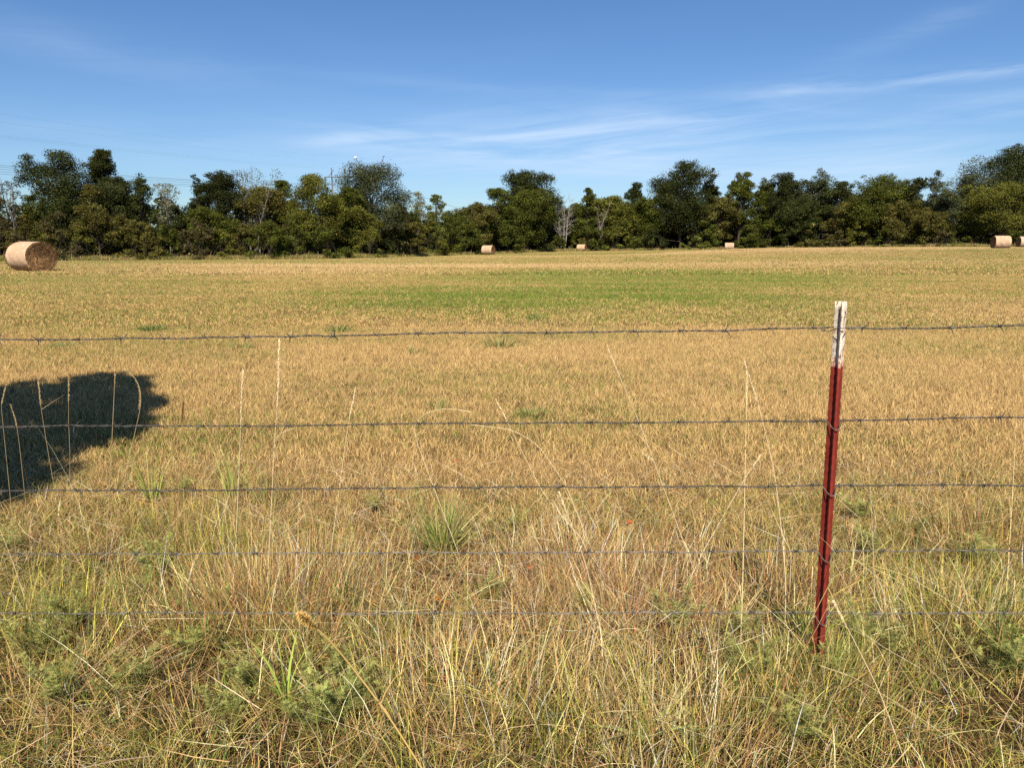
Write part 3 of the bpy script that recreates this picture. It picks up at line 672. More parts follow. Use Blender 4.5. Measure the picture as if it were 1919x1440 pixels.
def tree(px, top, wpx, D, kind, label, style='round', name='tree', dens=1.0, cb=.18, seed=None, group=None, cat='tree', nl=None, trunkc=(.075, .062, .05), hue=.16):
    r = np.random.default_rng(seed if seed is not None else int(abs(px) * 7 + top))
    p = at(px, 480, D); x, y = p[0], D; z = H1(x, y) if abs(x) < 400 else 0.0
    ztop = at(px, top, D)[2]; Ht = ztop - z; Wm = wpx / F * D; cz0 = Ht * cb
    o = empty(name, (x, y, z), 0, label, cat, group)
    lobes = []; rx = Wm / 2; rz = (Ht - cz0) / 2; zc = cz0 + rz
    nl = nl or int(np.clip(22 + Wm * Ht * .22, 20, 60))
    for i in range(nl):
        for _ in range(30):
            d = r.normal(0, 1, 3); d /= np.linalg.norm(d); q = r.uniform(.25, 1.0) ** .6
            if style == 'round': c = np.array([d[0] * rx * q, d[1] * rx * .85 * q, zc + d[2] * rz * q]); c[0] *= .82; c[1] *= .82; lr = r.uniform(.26, .42) * min(rx, rz)
            elif style == 'spire':
                h = r.random() ** .8; wv = (1 - h) ** .6 * (.35 + .65 * min(h * 4, 1)); a = r.random() * 6.283; c = np.array([math.cos(a) * rx * wv * q, math.sin(a) * rx * wv * q, cz0 + h * 2 * rz]); lr = r.uniform(.28, .42) * rx * (.45 + wv * .8)
            elif style == 'spread':
                h = r.random(); wv = .45 + .55 * math.sin(math.pi * min(h * 1.0 + .05, 1) ** 1.3); a = r.random() * 6.283; c = np.array([math.cos(a) * rx * wv * q, math.sin(a) * rx * .8 * wv * q, cz0 + (.1 + .9 * h) * 2 * rz]); lr = r.uniform(.20, .34) * rx
            elif style == 'shrub':
                h = r.random() ** 1.1; wv = math.sqrt(max(0, 1 - h * h * .9)); a = r.random() * 6.283; c = np.array([math.cos(a) * rx * wv * q, math.sin(a) * rx * .7 * wv * q, h * Ht * .86]); lr = r.uniform(.16, .30) * min(rx, Ht * .6)
            if c[2] + lr * .82 > Ht * 1.0: c[2] = Ht - lr * .82
            if abs(c[0]) + lr > rx * 1.06: c[0] = np.sign(c[0]) * max(rx * 1.06 - lr, 0)
            if c[2] > .2 * Ht or style == 'shrub' or _ > 10: break
        c[2] = max(c[2], lr * .55)
        lobes.append((c[0], c[1], c[2], lr, r.normal(0, hue)))
    for i in range(int(nl * .55)):      # ragged outer sprays
        b = lobes[r.integers(0, nl)]; d = np.array([b[0] / rx, b[1] / rx, (b[2] - zc) / rz]) + r.normal(0, .35, 3); d /= np.linalg.norm(d) + 1e-6; lr = b[3] * r.uniform(.3, .55)
        c = np.array(b[:3]) + d * b[3] * r.uniform(.8, 1.25); c[2] = min(c[2], Ht - lr * .7)
        if c[2] > .15 * Ht: lobes.append((c[0], c[1], c[2], lr, r.normal(0, hue)))
    lobes.append((r.normal(0, rx * .12), 0, Ht - rx * .20, rx * .22, 0))
    leaf = max(.165, D * .0018) * (1.0 if kind != 'pale' else .9)
    area = sum(l[3] ** 2 for l in lobes) * math.pi
    n = int(np.clip(area / (leaf * leaf * .32) * 2.9 * dens, 1100, 46000))
    v, f, c = crown_mesh(lobes, n, leaf, PAL[kind], r)
    obj('crown', mesh_np('crown', v, f, M_leaf, c), o)
    T = Tubes(); tr = max(.07, Ht * .014)
    if style == 'shrub':
        for i in range(7):
            l = lobes[r.integers(0, len(lobes))]; b = np.array([r.normal(0, rx * .25), r.normal(0, rx * .2), -.1]); twigs(T, b, (l[0] * .3, l[1] * .3, max(l[2], 1)) / np.linalg.norm((l[0] * .3, l[1] * .3, max(l[2], 1))), Ht * .55, .035, 1, r, trunkc)
        obj('stems', T.mesh('stems', M_bark), o); return o
    tp = [np.array([0, 0, -.3])]; m = 6; hT = Ht * (.8 if style == 'spire' else .62)
    for i in range(m): tp.append(np.array([tp[-1][0] + r.normal(0, .10) * Wm * .12, tp[-1][1] + r.normal(0, .1) * Wm * .12, (i + 1) / m * hT]))
    T.tube(tp, np.linspace(tr * 1.25, tr * .4, m + 1), 7, trunkc, cap=False)
    for l in lobes:
        h0 = min(max(l[2] * .55, cz0 * .6), hT * .95); k = h0 / hT * m; i = min(int(k) + 0, m - 1); s = tp[i + 1] * (k - i) + tp[i] * (1 - k + i)
        P = limb(T, s, l[:3], tr * .30, tr * .06, r, col=trunkc)
        for q in range(2):
            dd = r.normal(0, 1, 3); dd[2] = abs(dd[2]); dd /= np.linalg.norm(dd); T.tube([P[-1], P[-1] + dd * l[3] * .6, P[-1] + dd * l[3] * 1.05 + [0, 0, .1]], [tr * .1, tr * .07, tr * .03], 4, trunkc, cap=False)
    obj('trunk', T.mesh('trunk', M_bark), o)
    return o
def bare_tree(px, top, wpx, D, label, kind='brown', dens=.25, col=(.33, .28, .24), seed=1, stems=3, leafn=900, name='bare_tree'):
    r = np.random.default_rng(seed); p = at(px, 480, D); x, y = p[0], D; z = H1(x, y); Ht = at(px, top, D)[2] - z; Wm = wpx / F * D
    o = empty(name, (x, y, z), 0, label, 'tree'); T = Tubes(); tips = []
    for i in range(stems):
        a = r.random() * 6.28; d = np.array([math.cos(a) * Wm / Ht * .28 + r.normal(0, .05), math.sin(a) * .2, 1.0]); d /= np.linalg.norm(d)
        b = np.array([r.normal(0, .25), r.normal(0, .25), -.2]); P = [b]
        for k in range(6): d = d + r.normal(0, .07, 3) * [1, 1, .3]; d /= np.linalg.norm(d); P.append(P[-1] + d * Ht / 6 * (.97 - .05 * i))
        rad = Ht * .013; T.tube(P, np.linspace(rad, rad * .2, 7), 6, col, cap=False)
        for k in range(2, 7):
            for q in range(3):
                dd = np.array([r.choice([-1, 1]) * r.uniform(.35, 1.0) * min(1, Wm / Ht * 1.6), r.normal(0, .5), r.uniform(.5, 1.1)]); dd /= np.linalg.norm(dd)
                twigs(T, P[k], dd, Wm * .33 * r.uniform(.5, 1.0) * (1.15 - k * .1), rad * .42 * (1.1 - k * .1), 2, r, col)
                tips.append(P[k] + dd * Wm * .3)
    obj('trunk', T.mesh('trunk', M_bark), o)
    if leafn:
        lobes = [(t_[0], t_[1], min(t_[2], Ht * .95), Wm * .12, r.normal(0, .2)) for t_ in tips]
        v, f, c = crown_mesh(lobes, leafn, max(.17, D * .0018), PAL[kind], r); obj('crown', mesh_np('crown', v, f, M_leaf, c), o)
    return o
def Dline(px):   # distance of the wood's edge
    return float(np.interp(px, [-350, 0, 300, 560, 690, 800, 900, 1040, 1200, 1400, 1600, 1750, 1919, 2250], [80, 80, 83, 88, 96, 112, 130, 163, 168, 166, 146, 130, 120, 112]))
TR = [  # px, top y, width px, depth behind the wood's edge, colour, style, density, label
 (-60, 330, 120, 4, 'dark', 'round', 1, None), (-170, 350, 120, 3, 'mid', 'round', 1, None), (-290, 320, 130, 5, 'dark', 'round', 1, None),
 (2, 342, 52, 3, 'brown', 'round', .6, 'russet tinged tree at the far left edge, above the large bale'),
 (75, 366, 80, 5, 'mid', 'round', 1, 'low rounded tree in the gap left of the tall spreading oak'),
 (138, 283, 130, 4, 'dark', 'spread', .85, 'broad dark oak reaching out leftwards across the power lines'),
 (206, 280, 92, 6, 'dark', 'spire', 1.25, 'tall pointed dark tree rising beside the broad oak at the left'),
 (232, 330, 90, 5, 'deep', 'round', 1, 'dense dark tree under the pointed one at the left'),
 (272, 323, 52, 4, 'dark', 'round', .8, 'slim dark tree with a notched top just left of the pale tree'),
 (187, 346, 76, -1.5, 'olive', 'spire', .8, 'slender olive yellow tree with visible bare lower branches, before the dark oaks'),
 (345, 385, 70, 3, 'deep', 'round', 1, 'low dark green tree at the foot of the pale thin tree'),
 (378, 326, 46, 5, 'deep', 'round', 1, 'narrow left shoulder of dark foliage, tree right of the pale thin one'),
 (418, 316, 96, 6, 'deep', 'round', 1.0, 'dense blackish tree with a knobbly top crossed by power lines'),
 (400, 385, 90, 2, 'mid', 'round', 1, 'mid green tree standing in front of the dense blackish one'),
 (505, 350, 90, 4, 'olive', 'round', .7, 'thin olive tree among the grey twiggy tops'),
 (535, 338, 70, 6, 'mid', 'spire', .9, 'pointed green tree left of the bright leafy one by the pylon'),
 (586, 325, 112, 2, 'yel', 'round', 1.0, 'bright yellow green leafy tree just left of the pylon'),
 (655, 350, 80, 3, 'mid', 'round', 1, 'green tree covering the foot of the pylon'),
 (702, 305, 142, 6, 'grey', 'round', .85, 'tall rounded grey green tree right of the pylon'),
 (670, 385, 90, 1, 'yel', 'round', 1, 'lower yellow green tree in front of the tall rounded grey green one'),
 (748, 378, 78, 3, 'mid', 'round', 1, 'green tree on the right shoulder of the tall rounded one'),
 (786, 358, 44, 4, 'pale', 'spire', .4, 'slim pale thin leaved tree in the dip of the tree line'),
 (818, 364, 52, 1, 'lime', 'spire', .75, 'yellowish light green tree beside the dip in the tree line'),
 (858, 393, 70, 4, 'mid', 'round', 1, 'low green tree just right of the yellowish one'),
 (895, 378, 80, 3, 'olive', 'round', 1, 'olive tree above the round bale left of centre'),
 (932, 353, 72, 3, 'mid', 'round', 1, 'rounded mid green tree leaning on the tall dark central one'),
 (992, 318, 100, 8, 'dark', 'spread', 1.1, 'tall dark tree topping the tree line at the centre'),
 (985, 356, 110, 1, 'mid', 'round', 1.0, 'dense round green tree in front of the tall dark central one'),
 (1042, 368, 52, 6, 'grey', 'round', .6, 'thin grey green tree behind the dead bare tree'),
 (1078, 380, 50, 8, 'mid', 'round', .8, 'green tree close behind the right of the dead bare tree'),
 (1100, 352, 50, 3, 'mid', 'spire', .8, 'pointed green tree with twigs poking out, right of the dead tree'),
 (1140, 368, 90, 4, 'yel', 'round', .9, 'yellow green round tree between the pointed one and the dark tuft'),
 (1186, 340, 48, 8, 'dark', 'round', 1, 'dark tufted tree sticking up left of the biggest dark tree'),
 (1205, 372, 66, 3, 'mid', 'round', 1, 'green tree filling in left of the biggest dark tree'),
 (1274, 302, 112, 5, 'dark', 'round', 1.15, 'biggest dark tree, right of the centre of the tree line'),
 (1322, 314, 42, 8, 'deep', 'round', 1, 'narrow dark tree on the right shoulder of the biggest dark one'),
 (1345, 368, 66, 3, 'olive', 'round', .8, 'olive tree above the smallest bale'),
 (1382, 322, 56, 5, 'mid', 'spread', .9, 'open topped green tree right of the biggest dark one'),
 (1428, 332, 60, 6, 'mid', 'round', .9, 'green tree right of the open topped one'),
 (1466, 322, 76, 7, 'deep', 'round', 1, 'broad dark tree left of the thin topped grey one'),
 (1523, 314, 62, 9, 'grey', 'round', .55, 'thin topped grey green tree with sky showing through'),
 (1500, 368, 80, 3, 'dark', 'round', 1, 'dark tree under the thin topped grey green one'),
 (1566, 340, 62, 8, 'dark', 'round', .9, 'dark tree between the thin topped one and the broad green one'),
 (1643, 326, 118, 4, 'mid', 'round', 1.05, 'broad green tree with a flat top, right half of the wood'),
 (1590, 372, 76, 2, 'olive', 'round', 1, 'olive tree at the left foot of the broad flat topped one'),
 (1702, 333, 58, 8, 'deep', 'round', 1, 'dark tree right behind the broad flat topped one'),
 (1742, 318, 46, 9, 'grey', 'round', .6, 'small airy grey crown left of the huge right hand tree'),
 (1690, 375, 80, 1, 'olive', 'round', .9, 'brownish olive tree right of the broad flat topped one'),
 (1765, 352, 60, 5, 'grey', 'round', .8, 'grey green tree under the airy small crown'),
 (1838, 291, 112, 10, 'grey', 'spread', .95, 'high grey green tree rising to the left of the highest one'),
 (1895, 272, 116, 12, 'dark', 'round', 1.1, 'highest tree in the wood, at the right edge'),
 (1868, 337, 150, 1, 'yel', 'round', 1.05, 'wide yellow green tree behind the bales at the right edge'),
 (1745, 395, 80, 0, 'olive', 'round', .9, 'low olive tree left of the wide yellow green one'),
 (1980, 330, 130, 3, 'mid', 'round', 1, None), (2080, 300, 130, 6, 'dark', 'round', 1, None), (2200, 330, 130, 3, 'mid', 'round', 1, None)]
for px, top, w, dd, kd, st, dn, lab in TR:
    if lab is None: lab = '%s tree of the wood beyond the %s edge of the view' % ({-60: 'nearest', -170: 'middle', -290: 'farthest', 1980: 'nearest', 2080: 'middle', 2200: 'farthest'}[px], 'left' if px < 900 else 'right')
    grp = 'trees outside the frame at the ends of the wood' if 'beyond' in lab else None
    tree(px, top, w * 1.08, Dline(px) + dd, kd, lab, 'round' if st == 'spread' else st, 'tree', dn, .10 if dd < 3 else .16, group=grp)
bare_tree(30, 336, 56, 84, 'half bare grey tree with wispy upright twigs near the left edge', 'brown', seed=3, stems=4, leafn=1500, col=(.2, .17, .15))
bare_tree(322, 345, 62, 87, 'pale thin whitish green tree between two dark ones at the left', 'pale', seed=5, stems=4, leafn=2600, col=(.26, .24, .2))
bare_tree(482, 316, 92, 90, 'grey twiggy half bare tree with vines, left of the yellow green tree', 'olive', seed=8, stems=5, leafn=2600, col=(.22, .20, .18))
bare_tree(1056, 372, 66, 164, 'dead bare tree with a pale grey trunk at the centre', 'brown', seed=12, stems=3, leafn=0, col=(.34, .31, .28))
bare_tree(1123, 378, 44, 165, 'leaning leafless snag in the yellow green trees right of the dead tree', 'brown', seed=14, stems=2, leafn=0, col=(.32, .28, .23))
# shrubs at the foot of the wood
SH = [(-100, 400, 100, 'olive'), (8, 410, 80, 'brown'), (60, 400, 90, 'olive'), (112, 392, 90, 'brown'), (150, 415, 80, 'yel'), (232, 400, 80, 'olive'), (262, 412, 90, 'olive'),
      (305, 420, 80, 'mid'), (352, 440, 80, 'olive'), (372, 408, 70, 'brown'), (418, 428, 80, 'yel'), (452, 418, 80, 'olive'), (500, 412, 90, 'mid'), (545, 440, 70, 'lime'), (560, 400, 70, 'mid'),
      (612, 424, 90, 'mid'), (690, 430, 80, 'yel'), (740, 428, 70, 'dark'), (765, 405, 70, 'olive'), (806, 410, 70, 'yel'), (845, 418, 66, 'mid'), (880, 424, 60, 'mid'), (940, 410, 80, 'mid'), (965, 446, 40, 'olive'),
      (1012, 418, 60, 'dark'), (1040, 440, 56, 'mid'), (1085, 446, 60, 'olive'), (1112, 425, 60, 'mid'), (1150, 420, 66, 'yel'), (1190, 420, 60, 'mid'), (1225, 430, 70, 'deep'), (1300, 440, 70, 'lime'), (1320, 412, 60, 'mid'),
      (1395, 420, 70, 'mid'), (1440, 410, 80, 'mid'), (1480, 430, 70, 'dark'), (1530, 415, 80, 'olive'), (1570, 430, 70, 'brown'), (1620, 412, 80, 'yel'), (1665, 425, 70, 'mid'),
      (1705, 430, 70, 'olive'), (1728, 448, 60, 'brown'), (1765, 430, 70, 'brown'), (1800, 420, 70, 'mid'), (1840, 442, 56, 'olive'), (1905, 430, 80, 'mid'), (2000, 420, 100, 'olive')]
land = [(-100, 'outside the left edge'), (8, 'behind the large left bale'), (187, 'by the slender olive yellow tree'), (322, 'below the pale thin tree'), (418, 'below the dense blackish tree'), (482, 'below the grey twiggy tree'),
        (586, 'below the bright leafy tree by the pylon'), (708, 'below the tall rounded grey green tree'), (818, 'below the yellowish light green tree'), (915, 'beside the round bale left of centre'), (985, 'below the dense round central tree'),
        (1056, 'at the foot of the dead bare tree'), (1090, 'beside the small distant bale'), (1186, 'below the dark tufted tree'), (1274, 'below the biggest dark tree'), (1366, 'near the smallest bale'), (1466, 'below the broad dark tree'),
        (1523, 'below the thin topped grey green tree'), (1643, 'below the broad flat topped tree'), (1742, 'below the airy small crown'), (1873, 'beside the bales at the right edge'), (2000, 'outside the right edge')]
cn = {'olive': 'olive', 'brown': 'brownish', 'yel': 'yellow green', 'mid': 'mid green', 'lime': 'light green', 'dark': 'dark green', 'deep': 'blackish green'}
used = {}
for k_, (px, top, w, kd) in enumerate(SH):
    lx, lt = min(land, key=lambda q: abs(q[0] - px)); side = 'a little left' if px < lx - 12 else ('a little right' if px > lx + 12 else '')
    lab = '%s shrub %s%s' % (cn[kd], lt, (', ' + side) if side else '')
    if lab in used: lab = ('taller ' if top < used[lab] else 'shorter ') + lab
    used.setdefault(lab, top)
    tree(px, top, w, Dline(px) - 2.5 + (k_ % 3) * 1.3, kd, lab, 'shrub', 'shrub', 1.0, .05, cat='shrub', group='shrubs along the foot of the wood', nl=20)
# the depth of the wood behind its front trees, one mass
def build_woods():
    r = np.random.default_rng(77); lobes = []
    for px in np.arange(-420, 2340, 15):
        px = float(px)
        for rep in range(3):
            D = Dline(px) + 12 + rep * 4 + r.uniform(-2, 2); p = at(px + r.uniform(-8, 8), 480, D); z = at(px, 482, D)[2]
            h = at(px, np.interp(px, [0, 250, 450, 640, 760, 860, 1000, 1200, 1500, 1700, 1919], [378, 362, 372, 372, 396, 396, 375, 368, 350, 350, 332]) + 22 * fbm(np.array([px / 40.]), np.array([rep * 3.]), 1)[0], D)[2] - z
            lr = r.uniform(1.5, 2.6) * D / 120
            lobes.append((p[0], D, z + r.uniform(.1, 1) * h - lr * .4, lr, r.normal(0, .15))); lobes.append((p[0], D, z + r.uniform(0, .5) * h, lr, r.normal(0, .15)))
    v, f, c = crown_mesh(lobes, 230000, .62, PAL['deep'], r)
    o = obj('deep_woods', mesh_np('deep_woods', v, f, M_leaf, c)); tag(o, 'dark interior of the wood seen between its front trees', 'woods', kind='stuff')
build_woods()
# unmown weeds and dry stems along the foot of the wood
def build_edge():
    protos = []
    for k in range(4):
        r = np.random.default_rng(300 + k); n = 420; A = Acc()
        P = np.stack([r.normal(0, .9, n), r.normal(0, .5, n), np.zeros(n)], 1)
        w = [.35, .3, .3, .12, .5, .3, .25, .1] if k % 2 else [.15, .1, .2, .02, .7, .6, .3, 0]
        A.add(blades(P, r.uniform(.25, 1.0, n), r.uniform(.03, .06, n), r.random(n) * 6.28, np.abs(r.normal(.2, .2, n)), r.uniform(0, .8, n), palette(n, w, r, .3) * .8, 3, r))
        m = 1 if k % 2 else 0
        if m: A.add(blades(np.stack([r.normal(0, 1, m), r.normal(0, .4, m), np.zeros(m)], 1), r.uniform(1.2, 2.4, m), .045, r.random(m) * 6.28, np.abs(r.normal(.1, .2, m)), r.normal(0, .3, m), palette(m, [.3, .2, 0, .8, 0, 0, 0, 0], r, .2) * .7, 3, r))
        protos.append(A.mesh('edge_weed', M_blade))
    pts = []
    for px in np.arange(-420, 2340, 4.0):
        for q in range(2):
            D = Dline(px) - 3.0 + q * 1.3 + rng.uniform(-.6, .6); p = at(px + rng.uniform(-3, 3), 480, D); pts.append((p[0], D))
    pts = np.array(pts); z = H(pts[:, 0], pts[:, 1]); n = len(pts); s = rng.uniform(.35, .85, n) * (.4 + fbm(pts[:, 0], pts[:, 1], .12, 3, 8))
    scatter('wood_edge_weeds', np.stack([pts[:, 0], pts[:, 1], z], 1), np.stack([np.zeros(n), np.zeros(n), rng.random(n) * 6.28], 1), np.stack([s, s, s], 1), rng.integers(0, 4, n), protos,
            'tall unmown weeds and dry stems along the foot of the wood', 'weeds')
build_edge()

# ------------------------------------------------------------------ power lines
def build_power():
    D = 235.0
    def pole(T, px, top, rad=.19): 
        b = at(px, 452, D); tp = at(px, top, D); T.tube([(b[0], D, -1.5), (b[0], D, tp[2])], [rad * 1.2, rad], 8)
    o = empty('power_pylon', (at(639, 480, D)[0], D, -1.5), 0, 'wooden two pole power pylon with crossarm rising above the trees', 'power pylon'); off = np.array(o.location)
    for px in (627, 651.5):
        T = Tubes(); b = at(px, 452, D); tp = at(px, 315, D); T.tube([np.array((b[0], D, -2.0)) - off, np.array((b[0], D, tp[2])) - off], [.22, .17], 8); obj('pole', T.mesh('pole', M_wood), o)
    T = Tubes(); a = at(608, 332, D); c = at(671, 331, D); T.tube([a + [0, -.3, 0] - off, c + [0, -.3, 0] - off], [.12, .12], 4); obj('crossarm', T.mesh('crossarm', M_wood), o)
    for a0, b0 in ((at(616, 331, D), at(626.5, 318, D)), (at(662, 331, D), at(652, 318, D))):
        T = Tubes(); T.tube([a0 + [0, -.3, 0] - off, b0 + [0, -.25, 0] - off], .09, 5); obj('brace', T.mesh('brace', M_wood), o)
    for px in (610, 639.5, 669):
        T = Tubes(); q = at(px, 333, D) - off; s = np.linspace(0, 2.2, 16); T.tube(np.stack([q[0] + 0 * s, q[1] + 0 * s - .3, q[2] - s], 1), [.05 + .07 * (i % 2) for i in range(16)], 6); obj('insulator', T.mesh('insulator', M_line), o)
    def line(p0, p1, D0, D1, sag, rad, label, ext=True):
        a = at(p0[0], p0[1], D0); b = at(p1[0], p1[1], D1)
        t_ = np.linspace(0, 1, 40)[:, None]; P = a + (b - a) * t_; P[:, 2] -= (4 * sag * t_ * (1 - t_))[:, 0]
        T = Tubes(); T.tube(P, rad, 5); tag(obj('power_line', T.mesh('power_line', M_line)), label, 'power line', 'power lines crossing above the wood')
    # conductors to the pylon: from the left foreground far to the pylon, and on to the right
    for y0, y1, lb in ((310, 343, 'topmost of the lower dark wires at the left, meeting the pylon'), (313.5, 344.5, 'second of the lower dark wires at the left, close under the topmost'),
                       (318, 347, 'middle one of the lower dark wires at the left'), (323, 350, 'fourth of the lower dark wires at the left'), (327.5, 352, 'lowest of the dark wires at the left, running behind the oak')):
        line((-120, y0 - 12), (639, y1), 120, D - .4, 1.2, .022, lb)
    for y0, y1, lb in ((196, 300, 'highest faint wire in the sky at the upper left'), (212, 309, 'second highest faint wire in the sky at the upper left'), (240, 318, 'upper one of the close pair of faint wires over the oak'), (244, 321, 'lower one of the close pair of faint wires over the oak')):
        line((-120, y0), (742, y1), 70, 270, .9, .0035 if y0 < 230 else .005, lb)
    line((655, 318), (905, 402), D, D + 160, 1.0, .045, 'wire sloping down to the right into the dip of the tree line')
    # leaning thin mast and white ball on a thin rod above the rounded tree
    T = Tubes(); a = at(706, 352, 140); b = at(718.5, 293, 140); T.tube([a - [0, 0, 6], a, b], [.09, .08, .05], 6)
    m = empty('mast', (a[0], a[1], a[2] - 6), 0, 'thin dark mast leaning right above the tall rounded tree', 'mast'); T.V = [v - np.array(m.location) for v in T.V]; obj('shaft', T.mesh('shaft', M_line), m)
    T = Tubes(); T.tube([b + [-.12, 0, 0] - np.array(m.location), b + [.25, 0, .02] - np.array(m.location)], .06, 4); obj('tip', T.mesh('tip', M_line), m)
    q = at(666.5, 295.5, 140); g = at(676, 330, 140)
    m = empty('globe_lamp', (g[0], g[1], g[2]), 0, 'small white globe on a thin rod above the trees by the pylon', 'lamp'); of = np.array(m.location)
    T = Tubes(); t_ = np.linspace(0, 1, 8)[:, None]; P = g + (q - g) * t_ + np.array([.3, 0, 0]) * np.sin(t_ * math.pi); P = np.vstack([[g - [0, 0, 9]], P]); T.tube(P - of, .035, 5); obj('rod', T.mesh('rod', M_line), m)
    T = Tubes(); a_ = np.linspace(0, math.pi, 10); T.tube(np.stack([0 * a_, 0 * a_, -.24 * np.cos(a_)], 1) + q - of, .24 * np.sin(a_) + .002, 12); obj('globe', T.mesh('globe', M_white), m)
build_power()

# ------------------------------------------------------------------ tree beyond the left edge whose crown throws the shade on the field
def build_shade():
    sv = np.array(sun_dir)
    edge = [(0, 724), (70, 712), (150, 704), (205, 698), (245, 702), (272, 712), (290, 732), (292, 758), (276, 788), (246, 812), (195, 830), (145, 846), (112, 868), (90, 905), (0, 940)]
    g = np.array([atz(a, b, .03) for a, b in edge]); poly = np.vstack([g[:, :2], [[g[-1, 0] - 2.6, g[-1, 1] - .2], [g[0, 0] - 2.0, g[0, 1] - .1]]])
    def inside(p):
        c = False; j = len(poly) - 1
        for i in range(len(poly)):
            if (poly[i, 1] > p[1]) != (poly[j, 1] > p[1]) and p[0] < (poly[j, 0] - poly[i, 0]) * (p[1] - poly[i, 1]) / (poly[j, 1] - poly[i, 1]) + poly[i, 0]: c = not c
            j = i
        return c
    r = np.random.default_rng(4); lobes = []; lo, hi = poly.min(0), poly.max(0)
    while len(lobes) < 800:
        p = lo + (hi - lo) * r.random(2)
        if inside(p):
            h = r.uniform(3.9, 5.2); q = np.array([p[0], p[1], 0]) + sv * (h / sv[2]); lobes.append((q[0], q[1], q[2], r.uniform(.11, .18), r.normal(0, .1)))
    while len(lobes) < 1250:   # more crown added left of the view, blocking sky light to deepen the shade
        gy = r.uniform(-1.5, 8.5); gx = -.70 * gy - 1.1 - 5.0 * r.random(); h = r.uniform(3.6, 8.0); q = np.array([gx, gy, 0]) + sv * (h / sv[2])
        if gy < 1 or gx < -.70 * gy - .5: 
            if q[0] < -.72 * q[1] - .5 and gx < -2.4 - .70 * gy * .6: lobes.append((q[0], q[1], q[2], r.uniform(.25, .5), r.normal(0, .1)))
    cen = np.array(lobes)[:, :3].mean(0); base = np.array([cen[0] - 1.6, cen[1] - .3, 0.0]); base[2] = H1(base[0], base[1])
    o = empty('roadside_tree', tuple(base), 0, 'leafy roadside tree left of the camera, seen only by its shade on the field', 'tree')
    v, f, c = crown_mesh(lobes[:800], 75000, .10, PAL['mid'], r, fuzz=.1); v2, f2, c2 = crown_mesh(lobes[800:], 60000, .26, PAL['mid'], r)
    obj('crown', mesh_np('crown', np.concatenate([v, v2]) - base, np.concatenate([f, f2 + len(v)]), M_leaf, np.concatenate([c, c2])), o)
    T = Tubes(); top_ = cen - base + np.array([-.3, 0, 0])
    T.tube([(0, 0, -.3), (0.02, .05, 1.5), top_ * .7, top_], [.15, .12, .09, .05], 8, (.10, .085, .07), cap=False)
    for k in range(0, len(lobes), 22): limb(T, top_ * .6, np.array(lobes[k][:3]) - base, .035, .008, r, col=(.10, .085, .07))
    obj('trunk', T.mesh('trunk', M_bark), o)
build_shade()

